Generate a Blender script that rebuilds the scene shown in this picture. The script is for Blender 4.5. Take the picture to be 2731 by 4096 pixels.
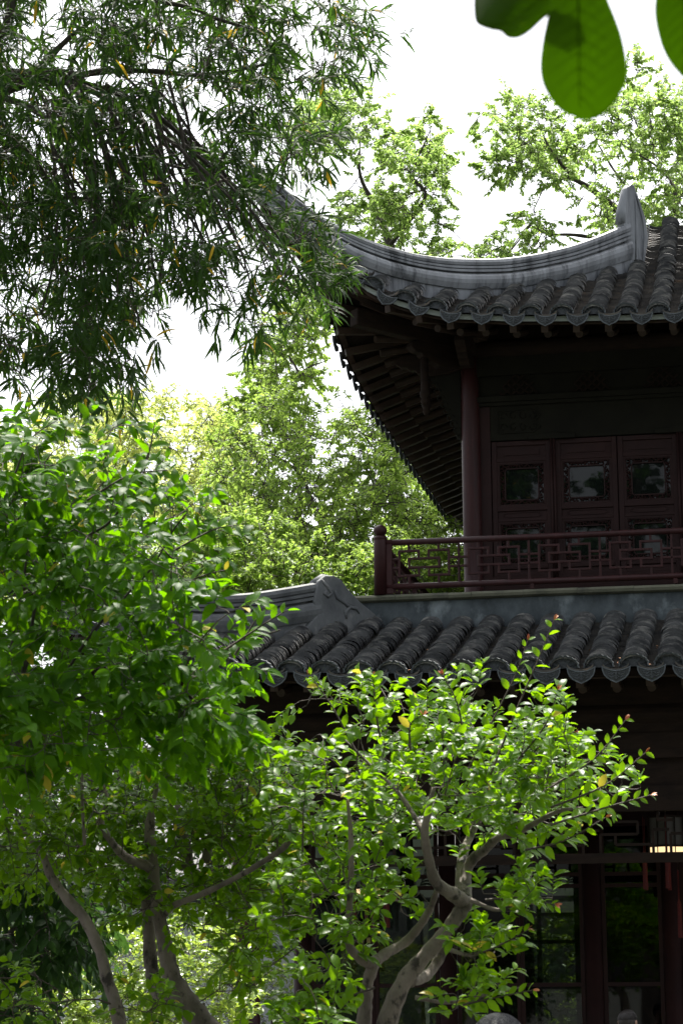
import bpy, math, random
import numpy as np
from mathutils import Matrix, Vector
R_ = math.radians
sc = bpy.context.scene
for o in list(bpy.data.objects): bpy.data.objects.remove(o)
# ---------------------------------------------------------------- camera
FPX = 9000.0                                   # focal length in pixels of the 2731 x 4096 photograph
YAW, PIT, ROL = R_(-10.536), R_(11.792), R_(-.385)
cF = np.array([math.sin(YAW)*math.cos(PIT), math.cos(YAW)*math.cos(PIT), math.sin(PIT)])
_r = np.array([math.cos(YAW), -math.sin(YAW), 0.0]); _u = np.cross(_r, cF)
cR = math.cos(ROL)*_r + math.sin(ROL)*_u
cU = -math.sin(ROL)*_r + math.cos(ROL)*_u
cC = np.array([0, 0, 1.6])
cam = bpy.data.cameras.new('camera'); camo = bpy.data.objects.new('camera', cam)
sc.collection.objects.link(camo)
camo.matrix_world = Matrix(((cR[0], cU[0], -cF[0], 0), (cR[1], cU[1], -cF[1], 0), (cR[2], cU[2], -cF[2], 1.6), (0, 0, 0, 1)))
cam.sensor_fit = 'VERTICAL'; cam.sensor_height = 36; cam.lens = FPX*36/4096
cam.clip_start = .05; cam.clip_end = 3000
cam.dof.use_dof = True; cam.dof.focus_distance = 18.5; cam.dof.aperture_fstop = 16
sc.camera = camo
# ---------------------------------------------------------------- sky and sun
SUN_EL, SUN_AZ = R_(65), R_(-6)               # azimuth from +Y (into the picture) towards +X
w = bpy.data.worlds.new('World'); sc.world = w; w.use_nodes = True
nt = w.node_tree; nt.nodes.clear()
sky = nt.nodes.new('ShaderNodeTexSky'); sky.sky_type = 'NISHITA'; sky.sun_disc = False
sky.sun_elevation = SUN_EL; sky.sun_rotation = SUN_AZ
sky.dust_density = 6; sky.air_density = 1.0; sky.ozone_density = 1
hs = nt.nodes.new('ShaderNodeHueSaturation'); hs.inputs['Saturation'].default_value = .30
bg = nt.nodes.new('ShaderNodeBackground'); bg.inputs[1].default_value = .15
ou = nt.nodes.new('ShaderNodeOutputWorld')
nt.links.new(sky.outputs[0], hs.inputs['Color']); nt.links.new(hs.outputs[0], bg.inputs[0]); nt.links.new(bg.outputs[0], ou.inputs[0])
sl = bpy.data.lights.new('sun', 'SUN'); sl.energy = 4.2; sl.angle = R_(.6); sl.color = (1, .95, .86)
so = bpy.data.objects.new('sun', sl); sc.collection.objects.link(so)
sd = Vector((math.sin(SUN_AZ)*math.cos(SUN_EL), math.cos(SUN_AZ)*math.cos(SUN_EL), math.sin(SUN_EL)))
so.rotation_euler = sd.to_track_quat('Z', 'Y').to_euler()
sc.view_settings.view_transform = 'Standard'; sc.view_settings.look = 'None'
sc.view_settings.gamma = 1; sc.view_settings.exposure = 1.3
sc.cycles.max_bounces = 7; sc.cycles.diffuse_bounces = 3; sc.cycles.transparent_max_bounces = 12
sc.cycles.use_denoising = True
# ---------------------------------------------------------------- helpers
def ray(px, py): return cF + cR*((px-1365.5)/FPX) - cU*((py-2048)/FPX)
def at(px, py, Y=None, X=None, Z=None):
    """the world point seen at a photograph pixel, on a given plane"""
    d = ray(px, py)
    t = Y/d[1] if Y is not None else X/d[0] if X is not None else (Z-1.6)/d[2]
    return cC + d*t
def nrm(v): v = np.asarray(v, float); return v/max(np.linalg.norm(v), 1e-9)
I4 = Matrix.Identity(4)
WM = {}
def link(o, parent=None, M=None):
    M = M or I4
    sc.collection.objects.link(o); o.matrix_basis = M; WM[o.name] = M
    if parent is not None:
        o.parent = parent; o.matrix_parent_inverse = WM[parent.name].inverted()
    return o
def tag(o, label=None, cat=None, group=None, kind=None):
    for k, v in (('label', label), ('category', cat), ('group', group), ('kind', kind)):
        if v: o[k] = v
    return o
def empty(name, loc, label, cat, group=None, rz=0):
    o = bpy.data.objects.new(name, None); o.empty_display_size = .2
    link(o, None, Matrix.Translation(Vector(loc)) @ Matrix.Rotation(rz, 4, 'Z'))
    return tag(o, label, cat, group)
class MB:
    def __init__(s): s.v = []; s.f = []; s.r = []; s.n = 0
    def add(s, V, F, r=.5):
        V = np.asarray(V, float).reshape(-1, 3); s.v.append(V)
        for f in F: s.f.append([i+s.n for i in f]); s.r.append(r)
        s.n += len(V)
    def box(s, c, size, ax=None, r=.5):
        ax = np.eye(3) if ax is None else np.asarray(ax); h = np.asarray(size)/2
        V = [np.asarray(c)+ax[0]*h[0]*i+ax[1]*h[1]*j+ax[2]*h[2]*k for i in (-1, 1) for j in (-1, 1) for k in (-1, 1)]
        s.add(V, [(0, 1, 3, 2), (4, 6, 7, 5), (0, 4, 5, 1), (2, 3, 7, 6), (0, 2, 6, 4), (1, 5, 7, 3)], r)
    def bb(s, x0, x1, y0, y1, z0, z1, r=.5): s.box(((x0+x1)/2, (y0+y1)/2, (z0+z1)/2), (x1-x0, y1-y0, z1-z0), r=r)
    def beam(s, a, b, w, h, up=(0, 0, 1), r=.5):
        a = np.asarray(a, float); b = np.asarray(b, float); d = nrm(b-a); sd_ = nrm(np.cross(d, up)); u = np.cross(sd_, d)
        s.box((a+b)/2, (np.linalg.norm(b-a), w, h), (d, sd_, u), r)
    def tube(s, P, rad, n=8, caps=True, r=.5, flat=1.0):
        P = np.asarray(P, float); m = len(P); rad = np.broadcast_to(rad, (m,))
        T = np.gradient(P, axis=0); T /= np.maximum(np.linalg.norm(T, axis=1, keepdims=True), 1e-9)
        ref = np.array([0, 0, 1.]) if abs(T[0][2]) < .9 else np.array([0, 1., 0])
        U = nrm(np.cross(ref, T[0])); V = []
        th = np.arange(n)*2*math.pi/n
        for i in range(m):
            U = nrm(U-T[i]*(U@T[i])); W = np.cross(T[i], U)
            V.append(P[i]+rad[i]*(np.cos(th)[:, None]*U+np.sin(th)[:, None]*W*flat))
        F = [(i*n+j, i*n+(j+1) % n, (i+1)*n+(j+1) % n, (i+1)*n+j) for i in range(m-1) for j in range(n)]
        if caps: F += [list(range(n))[::-1], [(m-1)*n+j for j in range(n)]]
        s.add(np.concatenate(V), F, r)
    def lathe(s, c, prof, n=20, r=.5):
        V = [(c[0]+rr*math.cos(j*2*math.pi/n), c[1]+rr*math.sin(j*2*math.pi/n), c[2]+z) for rr, z in prof for j in range(n)]
        m = len(prof)
        F = [(i*n+j, i*n+(j+1) % n, (i+1)*n+(j+1) % n, (i+1)*n+j) for i in range(m-1) for j in range(n)]
        F += [list(range(n))[::-1], [(m-1)*n+j for j in range(n)]]
        s.add(V, F, r)
    def prism(s, pts, O, A, B, N, th, r=.5):
        """outline pts (a,b) in the plane O + a*A + b*B, extruded th along N (centred)"""
        O, A, B, N = map(np.asarray, (O, A, B, N)); m = len(pts)
        V = [O+a*A+b*B+N*th*k for k in (-.5, .5) for a, b in pts]
        F = [list(range(m)), [m+i for i in range(m)][::-1]]+[(i, m+i, m+(i+1) % m, (i+1) % m) for i in range(m)]
        s.add(V, F, r)
    def sweep(s, P, prof, up=(0, 0, 1), r=.5, caps=True, closed=True, scale=None):
        """profile (side, up) swept along P, kept upright"""
        P = np.asarray(P, float); m = len(P); n = len(prof)
        T = np.gradient(P, axis=0); V = []
        for i in range(m):
            t = T[i].copy(); t[2] = 0; t = nrm(t); sd_ = np.cross(t, (0, 0, 1.)); k = 1 if scale is None else scale[i]
            for a, b in prof: V.append(P[i]+sd_*a+np.array([0, 0, b*k]))
        rng = range(n) if closed else range(n-1)
        F = [(i*n+j, i*n+(j+1) % n, (i+1)*n+(j+1) % n, (i+1)*n+j) for i in range(m-1) for j in rng]
        if caps and closed: F += [list(range(n))[::-1], [(m-1)*n+j for j in range(n)]]
        s.add(V, F, r)
    def mesh(s, name, mat, smooth=False, bevel=0):
        me = bpy.data.meshes.new(name)
        me.from_pydata(np.concatenate(s.v).tolist(), [], s.f)
        if mat: me.materials.append(mat)
        at_ = me.attributes.new('rnd', 'FLOAT', 'FACE'); at_.data.foreach_set('value', np.array(s.r, dtype=np.float32))
        if smooth: me.shade_smooth()
        else: me.shade_flat()
        me.update(); return me
    def build(s, name, mat, parent=None, smooth=False, bevel=0, M=None):
        o = bpy.data.objects.new(name, s.mesh(name, mat, smooth))
        if bevel:
            b = o.modifiers.new('bevel', 'BEVEL'); b.width = bevel; b.segments = 2; b.limit_method = 'ANGLE'; b.angle_limit = R_(35)
        return link(o, parent, M)
def smooth_path(P, n=6):
    P = np.asarray(P, float); out = []
    Q = np.vstack([2*P[0]-P[1], P, 2*P[-1]-P[-2]])
    for i in range(1, len(Q)-2):
        p0, p1, p2, p3 = Q[i-1:i+3]
        for t in np.arange(n)/n:
            out.append(.5*((2*p1)+(-p0+p2)*t+(2*p0-5*p1+4*p2-p3)*t*t+(-p0+3*p1-3*p2+p3)*t**3))
    out.append(P[-1]); return np.array(out)
# ---------------------------------------------------------------- materials
def nd(nt, t, **kw):
    n = nt.nodes.new(t)
    for k, v in kw.items(): setattr(n, k, v)
    return n
def mat(name, c1, c2=None, scale=4, rough=.7, bump=0, bscale=40, stretch=(1, 1, 1), attr=0, c3=None, s3=1.5, spec=.5, detail=6, lo=.35, hi=.65, lo3=.5, hi3=.7, coat=0):
    m = bpy.data.materials.new(name); m.use_nodes = True; nt = m.node_tree; L = nt.links.new
    b = nt.nodes['Principled BSDF']; b.inputs['Roughness'].default_value = rough
    b.inputs['Specular IOR Level'].default_value = spec; b.inputs['Coat Weight'].default_value = coat
    tc = nd(nt, 'ShaderNodeTexCoord'); mp = nd(nt, 'ShaderNodeMapping'); mp.inputs['Scale'].default_value = stretch
    L(tc.outputs['Object'], mp.inputs[0])
    def noise(s, det=detail):
        n = nd(nt, 'ShaderNodeTexNoise'); n.inputs['Scale'].default_value = s; n.inputs['Detail'].default_value = det
        n.inputs['Roughness'].default_value = .62; L(mp.outputs[0], n.inputs['Vector']); return n
    def ramp(src, a, b_):
        r = nd(nt, 'ShaderNodeMapRange'); r.inputs[1].default_value = a; r.inputs[2].default_value = b_; L(src, r.inputs[0]); return r.outputs[0]
    def mix(f, A, B):
        x = nd(nt, 'ShaderNodeMix', data_type='RGBA')
        L(f, x.inputs[0])
        for i, q in ((6, A), (7, B)):
            if hasattr(q, 'name'): L(q, x.inputs[i])
            else: x.inputs[i].default_value = (*q, 1)
        return x.outputs[2]
    col = mix(ramp(noise(scale).outputs[0], lo, hi), c1, c2 or c1)
    if c3: col = mix(ramp(noise(s3, 8).outputs[0], lo3, hi3), col, c3)
    if attr:
        a = nd(nt, 'ShaderNodeAttribute', attribute_name='rnd')
        h = nd(nt, 'ShaderNodeHueSaturation'); r = nd(nt, 'ShaderNodeMapRange'); r.inputs[3].default_value = 1-attr; r.inputs[4].default_value = 1+attr
        L(a.outputs['Fac'], r.inputs[0]); L(r.outputs[0], h.inputs['Value']); L(col, h.inputs['Color']); col = h.outputs[0]
    L(col, b.inputs['Base Color'])
    rr = nd(nt, 'ShaderNodeMapRange'); rr.inputs[3].default_value = max(.03, rough-.1); rr.inputs[4].default_value = min(1, rough+.12)
    L(noise(scale*2.3).outputs[0], rr.inputs[0]); L(rr.outputs[0], b.inputs['Roughness'])
    if bump:
        bp = nd(nt, 'ShaderNodeBump'); bp.inputs['Strength'].default_value = bump; bp.inputs['Distance'].default_value = .01
        L(noise(bscale, 5).outputs[0], bp.inputs['Height']); L(bp.outputs[0], b.inputs['Normal'])
    return m
def leafmat(name, dark, light, trans, rough=.42, spec=.45, tw=.5, old=None, oldw=.03, vein=0):
    """two-sided leaf: glossy face, light shining through; each leaf its own tone"""
    m = bpy.data.materials.new(name); m.use_nodes = True; nt = m.node_tree; L = nt.links.new
    b = nt.nodes['Principled BSDF']; out = nt.nodes['Material Output']
    a = nd(nt, 'ShaderNodeAttribute', attribute_name='rnd')
    x = nd(nt, 'ShaderNodeMix', data_type='RGBA'); x.inputs[6].default_value = (*dark, 1); x.inputs[7].default_value = (*light, 1)
    L(a.outputs['Fac'], x.inputs[0]); col = x.outputs[2]
    y = nd(nt, 'ShaderNodeMix', data_type='RGBA'); y.inputs[6].default_value = (*[t*.75 for t in trans], 1); y.inputs[7].default_value = (*trans, 1)
    L(a.outputs['Fac'], y.inputs[0]); tcol = y.outputs[2]
    if old:
        g = nd(nt, 'ShaderNodeMath', operation='LESS_THAN'); g.inputs[1].default_value = oldw; L(a.outputs['Fac'], g.inputs[0])
        for i in (0, 1):
            z = nd(nt, 'ShaderNodeMix', data_type='RGBA'); L(g.outputs[0], z.inputs[0]); L(col if i == 0 else tcol, z.inputs[6]); z.inputs[7].default_value = (*old, 1)
            if i == 0: col = z.outputs[2]
            else: tcol = z.outputs[2]
    L(col, b.inputs['Base Color']); b.inputs['Roughness'].default_value = rough; b.inputs['Specular IOR Level'].default_value = spec
    t = nd(nt, 'ShaderNodeBsdfTranslucent'); L(tcol, t.inputs[0])
    ms = nd(nt, 'ShaderNodeMixShader'); ms.inputs[0].default_value = tw
    L(b.outputs[0], ms.inputs[1]); L(t.outputs[0], ms.inputs[2]); L(ms.outputs[0], out.inputs[0])
    return m
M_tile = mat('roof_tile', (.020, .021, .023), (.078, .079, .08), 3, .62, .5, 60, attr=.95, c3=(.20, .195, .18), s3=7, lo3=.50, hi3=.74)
M_pan = mat('valley_tile', (.035, .034, .033), (.075, .068, .06), 5, .7, .5, 60, attr=.75, c3=(.13, .09, .06), s3=7, lo3=.58, hi3=.75)
M_drip = mat('moulded_tile', (.028, .034, .038), (.07, .082, .09), 12, .5, .9, 90, attr=.75)
M_ridge = mat('ridge_plaster', (.13, .14, .15), (.22, .235, .25), 2.6, .6, .25, 30, stretch=(2.5, 2.5, .4), c3=(.03, .035, .04), s3=3.2, lo3=.50, hi3=.66)
M_ridge2 = mat('weathered_ridge_plaster', (.06, .066, .07), (.12, .128, .13), 3, .7, .4, 30, stretch=(1.5, 1.5, 1), c3=(.24, .24, .23), s3=4, lo3=.56, hi3=.75)
M_wall = mat('waist_plaster', (.022, .029, .033), (.10, .122, .13), 3.2, .85, .3, 25, c3=(.26, .30, .31), s3=2.6, lo3=.52, hi3=.68, stretch=(1, 1, .7))
M_slab = mat('slab_moulding', (.13, .13, .09), (.09, .095, .06), 6, .8, .3, 40, c3=(.05, .05, .04), s3=3)
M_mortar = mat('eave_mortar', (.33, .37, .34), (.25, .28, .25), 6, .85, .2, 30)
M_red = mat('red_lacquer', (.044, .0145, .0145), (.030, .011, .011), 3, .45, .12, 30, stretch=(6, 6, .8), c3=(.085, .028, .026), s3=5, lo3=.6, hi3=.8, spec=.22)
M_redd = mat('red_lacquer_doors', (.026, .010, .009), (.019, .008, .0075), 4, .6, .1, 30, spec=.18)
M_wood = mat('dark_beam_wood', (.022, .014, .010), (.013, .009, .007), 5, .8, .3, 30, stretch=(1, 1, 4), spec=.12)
M_board = mat('underside_boards', (.018, .013, .010), (.011, .009, .007), 6, .9, .2, 20, spec=.05)
M_raft = mat('rafter_wood', (.045, .028, .019), (.026, .018, .013), 6, .6, .2, 30, spec=.25)
M_olive = mat('lintel_paint', (.014, .0135, .009), (.010, .0095, .007), 4, .8, .15, 30, spec=.12)
M_pave = mat('paving_stone', (.06, .06, .055), (.035, .04, .032), 1.2, .85, .5, 8, c3=(.025, .035, .015), s3=.6)
M_white = mat('white_limewash', (.62, .64, .66), (.5, .53, .56), 1.5, .9, .1, 20, c3=(.4, .42, .43), s3=.8)
M_bark = mat('smooth_bark', (.21, .175, .145), (.085, .068, .055), 9, .8, .9, 45, stretch=(1, 1, .6), c3=(.035, .028, .022), s3=22, lo3=.56, hi3=.64)
M_twig = mat('twig_bark', (.075, .056, .04), (.04, .031, .023), 9, .75, .3, 60)
M_dbark = mat('dark_bark', (.06, .048, .038), (.03, .025, .02), 7, .85, .7, 30)
def glassmat(name, col=(.006, .008, .007)):
    m = bpy.data.materials.new(name); m.use_nodes = True; b = m.node_tree.nodes['Principled BSDF']
    b.inputs['Base Color'].default_value = (*col, 1); b.inputs['Roughness'].default_value = .02; b.inputs['Specular IOR Level'].default_value = .3
    n = nd(m.node_tree, 'ShaderNodeTexNoise'); n.inputs['Scale'].default_value = 2.5; bp = nd(m.node_tree, 'ShaderNodeBump'); bp.inputs['Strength'].default_value = .02
    bp.inputs['Distance'].default_value = .01
    m.node_tree.links.new(n.outputs[0], bp.inputs['Height']); m.node_tree.links.new(bp.outputs[0], b.inputs['Normal'])
    return m
M_glass = glassmat('window_glass')
def clearglass():
    m = bpy.data.materials.new('clear_glass'); m.use_nodes = True; nt = m.node_tree; nt.nodes.clear()
    t = nd(nt, 'ShaderNodeBsdfTransparent'); t.inputs[0].default_value = (.20, .23, .20, 1); g = nd(nt, 'ShaderNodeBsdfGlossy'); g.inputs['Roughness'].default_value = .02
    f = nd(nt, 'ShaderNodeFresnel'); f.inputs[0].default_value = 1.5; s = nd(nt, 'ShaderNodeMixShader'); o = nd(nt, 'ShaderNodeOutputMaterial')
    nt.links.new(f.outputs[0], s.inputs[0]); nt.links.new(t.outputs[0], s.inputs[1]); nt.links.new(g.outputs[0], s.inputs[2]); nt.links.new(s.outputs[0], o.inputs[0])
    return m
M_clear = clearglass()
def emit(name, c, e):
    m = bpy.data.materials.new(name); m.use_nodes = True; b = m.node_tree.nodes['Principled BSDF']
    b.inputs['Base Color'].default_value = (.8, .7, .5, 1); b.inputs['Emission Color'].default_value = (*c, 1); b.inputs['Emission Strength'].default_value = e
    return m
M_lit = emit('lantern_pane', (1, .70, .36), .55)
M_dim = mat('lantern_paper', (.10, .095, .085), (.07, .065, .06), 5, .8)
M_tas = mat('red_tassel', (.10, .006, .005), (.06, .004, .004), 30, .8)
# ================================================================ ground
g = MB(); N = 40
xs = np.concatenate([np.linspace(-400, -30, 8), np.linspace(-25, 25, 26), np.linspace(30, 400, 8)])
V = [(x, y+30, 0.05*math.sin(x*.7)*math.cos(y*.6) if abs(x) > 3 else 0) for y in xs for x in xs]; n_ = len(xs)
g.add(V, [(j*n_+i, j*n_+i+1, (j+1)*n_+i+1, (j+1)*n_+i) for j in range(n_-1) for i in range(n_-1)])
tag(g.build('ground', M_pave, smooth=True), kind='structure')
# ================================================================ the pavilion
rng = np.random.default_rng(5)
XC, YC = -2.589, 20.66                          # corner column of the upper floor
pav = empty('garden_pavilion', (XC, YC, 0), 'two-storey dark red timber garden pavilion with upswept grey tiled roofs', 'pavilion')
ZF = 5.05
def tile_run(mb, P, side, r, h, cap=True, step=.068, a0=-8, nseg=10, jit=.005, thick=.018, seed=0, wob=.004):
    """a run of overlapping curved tiles along the path P (from the eave upwards)"""
    rg = np.random.default_rng(seed); P = np.asarray(P, float)
    D = np.r_[0, np.cumsum(np.linalg.norm(np.diff(P, axis=0), axis=1))]; Lt = D[-1]
    th = np.radians(np.linspace(a0, 180-a0, nseg+1)); s = 0; tone = .5
    side = nrm(side)
    while s < Lt-.01:
        st = step*rg.uniform(.8, 1.25); e = min(s+st*1.15, Lt)
        p = np.array([np.interp(s, D, P[:, k]) for k in range(3)]); q = np.array([np.interp(e, D, P[:, k]) for k in range(3)])
        t = nrm(q-p); up = nrm(np.cross(side, t));
        if up[2] < 0: up = -up
        lat = rg.normal(0, jit); rr = r+rg.normal(0, .002); lift = thick+abs(rg.normal(0, wob)); tilt = rg.normal(0, .02)
        sgn = 1 if cap else -1
        c, sn = np.cos(th)[:, None], np.sin(th)[:, None]*sgn
        off = 0 if cap else h
        ww = 1+tilt*np.cos(th)[:, None]*0
        F0 = p+side*(lat+rr*c)+up*(off+sn*h*ww+lift+tilt*c*.1); F1 = F0-up*thick*sgn*1.0 if cap else F0-up*thick
        B0 = q+side*(lat+(rr-.004)*c)+up*(off+sn*h)
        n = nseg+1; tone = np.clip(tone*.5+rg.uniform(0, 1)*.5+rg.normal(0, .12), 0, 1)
        mb.add(np.vstack([F1, F0]), [(i, i+1, n+i+1, n+i) for i in range(nseg)], .75+.25*tone)  # front edges paler: lime weathering, plus edge highlights painted into the tone
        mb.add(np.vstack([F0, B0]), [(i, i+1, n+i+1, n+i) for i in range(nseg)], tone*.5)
        s += st
def drip_mesh(w, M):
    mb = MB(); rt = [(.5, 0), (.485, -.14), (.43, -.28), (.32, -.40), (.19, -.475), (.08, -.525), (0, -.565)]
    bot = [(-a, b) for a, b in rt]+[(a, b) for a, b in rt[::-1][1:]]
    top = [(.36, -.075), (.2, -.13), (0, -.155), (-.2, -.13), (-.36, -.075)]
    out = [(a*w, b*w) for a, b in bot+top]
    mb.prism(out, (0, 0, 0), (1, 0, 0), (0, 0, 1), (0, 1, 0), .014, r=.18)
    # raised rim and leaf relief
    mb.tube([(a*w*.94, -.008, b*w*.94-.004) for a, b in bot], .0055, 6, r=.95)
    mb.tube([(a*w, -.007, b*w+.002) for a, b in [(.5, 0)]+top+[(-.5, 0)]], .005, 6, r=.9)
    for sg in (-1, 1):
        mb.tube([(sg*w*x, -.009, w*z) for x, z in ((.08, -.22), (.16, -.28), (.26, -.24), (.3, -.16), (.22, -.19))], .0045, 5)
        mb.tube([(sg*w*x, -.009, w*z) for x, z in ((.05, -.34), (.15, -.37), (.24, -.32))], .004, 5)
    mb.box((0, -.009, -.3*w), (.05*w, .008, .26*w))
    for z in (-.22, -.3, -.38): mb.box((0, -.0085, z*w), (.13*w, .006, .03*w))
    return mb.mesh('drip_tile', M)
def hook_mesh(r, h, M):
    mb = MB(); n = 36; th = np.radians(np.linspace(-8, 188, n+1))
    wv = 1.06+.035*np.cos(np.arange(n+1)*math.pi/2)
    rim = np.stack([np.cos(th)*r*wv, np.full(n+1, -.018), np.sin(th)*h*wv+.014], 1); rim2 = rim*[.99, 1, .99]; rim2[:, 1] = .05
    rimi = rim*[.90, 1, .90]; rimi[:, 1] = -.012
    mb.add(np.vstack([rim, rim2]), [(i, i+1, n+1+i+1, n+1+i) for i in range(n)], .5)
    mb.add(np.vstack([rim, rimi]), [(i, i+1, n+1+i+1, n+1+i) for i in range(n)], .9)
    pet = np.stack([np.cos(th)*r*.92, .012+.010*np.abs(np.sin(np.arange(n+1)*math.pi/6)), np.sin(th)*h*.92+.005], 1)
    inn = np.stack([np.cos(th)*r*.3, .003+0*th, np.sin(th)*h*.25], 1)
    mb.add(np.vstack([pet, inn, [[0, -.002, 0]]]), [(i, i+1, n+1+i+1, n+1+i) for i in range(n)]+[(n+1+i, n+2+i, 2*n+2) for i in range(n)], .3)
    mb.add(np.vstack([rimi, pet]), [(i, i+1, n+1+i+1, n+1+i) for i in range(n)], .3)
    return mb.mesh('hook_tile', M)
RS = np.array([-.5, -.36, -.1, .13, .43, .67, .94, 1.2, 1.75, 2.3, 3.0]); RV = np.array([1.25, 1.06, .88, .70, .42, .29, .19, .12, .06, .03, 0])
class Roof:
    def __init__(s, X, Y, P, rk=1.0): s.X, s.Y, s.P, s.rk = X, Y, P, rk
    def rise(s, a): return float(np.interp(a, RS, RV))*s.rk
    def out(s, a): return .36*math.exp(-(a+.36)/.42)
    def pt(s, a, b, dz=0, sw=False):
        z = s.P(max(b, 0))+s.rise(a)+dz
        return np.array([s.X+b, s.Y+a, z]) if sw else np.array([s.X+a, s.Y+b, z])
    def eave(s, a, dz=0, sw=False, db=0): return s.pt(a, -s.out(a)+db, dz, sw)
def build_roof(rf, nm, root, drips, amax, bmax, sides, gapw, capr, caph, dripw, bgable=None, hiplen=99, amax_side=9, dz_d=.0, ridge_bend=False, sseed=0, mort=None):
    """tiled slopes front and side of one roof corner"""
    deck = MB()
    for sw in (False, True):
        am = amax if not sw else amax_side
        A = np.r_[np.linspace(-.36, 1.5, 16), np.linspace(1.8, am, 14)]
        for k in range(len(A)-1):
            for j in range(6):
                def q(a, f):
                    b0 = -rf.out(a)+.02; bm = min(bmax, 2.78) if (bgable and sw) else bmax; b1 = min(max(a, b0+.01), bm) if a < hiplen else bm
                    return rf.pt(a, b0+(b1-b0)*f, -.03, sw)
                f0, f1 = j/6, (j+1)/6
                deck.add([q(A[k], f0), q(A[k+1], f0), q(A[k+1], f1), q(A[k], f1)], [(0, 1, 2, 3)])
    part = deck.build(nm, M_board, root)
    dm = drip_mesh(dripw, M_drip); hm = hook_mesh(capr*1.1, caph*1.05, M_drip)
    for sw in sides:
        ds = drips[1] if sw else drips[0]
        for k, a in enumerate(ds):
            # drip tile at the valley
            E0, E1 = rf.eave(a-.05, sw=sw), rf.eave(a+.05, sw=sw); t = nrm(E1-E0)
            if sw: t = -t
            nout = nrm(np.cross(t, (0, 0, 1)));                                  # outward, level
            upv = nrm(np.cross(nout, t))*-1
            upv = upv if upv[2] > 0 else -upv
            yv = -nout
            yv = nrm(yv+np.array([0, 0, .12])); upv = nrm(np.cross(t, yv)); upv = upv if upv[2] > 0 else -upv
            p = rf.eave(a, .045, sw)+nout*.035
            jj = rng.normal(0, .02)
            Mx = Matrix(((t[0], yv[0], upv[0], p[0]), (t[1], yv[1], upv[1], p[1]), (t[2], yv[2], upv[2], p[2]), (0, 0, 0, 1))) @ Matrix.Rotation(jj, 4, 'Y')
            link(bpy.data.objects.new('drip_tile', dm), part, Mx)
            pa = (ds[k+1] if k+1 < len(ds) else a+.285)
            for cap in (False, True):
                ac = a if not cap else a+.5*(pa-a)
                b0 = -rf.out(ac)-(.035 if not cap else .0); b1 = min(ac, bmax) if ac < hiplen else bmax
                if sw: b1 = min(b1, 2.76 if bgable else bmax)
                if b1-b0 < .1: continue
                bs = np.linspace(b0, b1-.02, 10 if b1-b0 > .5 else 4)
                P = np.array([rf.pt(ac, b, .01 if not cap else .045, sw) for b in bs])
                if bgable and ac > hiplen and not sw and b1 >= bmax-.01:
                    e = P[-1]; P = np.vstack([P, e+[0, .12, .035], e+[0, .24, .03], e+[0, .36, -.03], e+[0, .5, -.14]])
                mb = MB(); sd_ = (0, 1, 0) if sw else (1, 0, 0)
                if cap:
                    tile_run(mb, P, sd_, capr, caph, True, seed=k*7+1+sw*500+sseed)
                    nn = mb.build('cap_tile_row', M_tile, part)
                    E0, E1 = rf.eave(ac-.05, sw=sw), rf.eave(ac+.05, sw=sw); tt = nrm(E1-E0)*(-1 if sw else 1)
                    nout = nrm(np.cross(tt, (0, 0, 1))); yv = nrm(-nout+np.array([0, 0, .15])); uu = nrm(np.cross(tt, yv)); uu = uu if uu[2] > 0 else -uu
                    p = P[0]+nout*.012
                    Mx = Matrix(((tt[0], yv[0], uu[0], p[0]), (tt[1], yv[1], uu[1], p[1]), (tt[2], yv[2], uu[2], p[2]), (0, 0, 0, 1)))
                    link(bpy.data.objects.new('hook_tile', hm), part, Mx)
                else:
                    tile_run(mb, P, sd_, gapw, .05, False, seed=k*11+3+sw*700+sseed, step=.07, a0=8, nseg=6)
                    mb.build('valley_tile_row', M_pan, part)
        # pale mortar strip and brown board under the tile ends
        am = amax if not sw else amax_side
        A = np.r_[np.linspace(-.36, 1.5, 20), np.linspace(1.7, am, 12)]
        for (d0, d1, db, th, mt, nm_) in ((-.018, .03, .03, .02, mort or M_mortar, 'mortar_strip'), (-.052, -.018, .045, .05, M_raft, 'eave_board')):
            mb = MB(); V = []
            for a in A:
                for dz, bb_ in ((d0, db), (d1, db), (d1, db+th), (d0, db+th)): V.append(rf.eave(a, dz, sw, bb_))
            mb.add(V, [(4*i+j, 4*i+(j+1) % 4, 4*i+4+(j+1) % 4, 4*i+4+j) for i in range(len(A)-1) for j in range(4)])
            mb.build(nm_, mt, part)
    return part
# ---- upper roof
UP = Roof(XC-1.2, YC-1.2, lambda b: 7.37+.40*b+.028*b*b)
front = [(-.6-.285*k)-UP.X for k in range(-7, 11)]; front = sorted([a for a in front if a > .3]+[.13, -.12]); front = [a for a in front if a < 5.2]
sided = [-.18, .08, .34]+[.62+.318*k for k in range(27)]
upr = build_roof(UP, 'upper_roof', pav, (front, sided), 5.3, 4.45, (False, True), .105, .092, .072, .20, bgable=True, hiplen=2.82, sseed=0)
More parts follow.
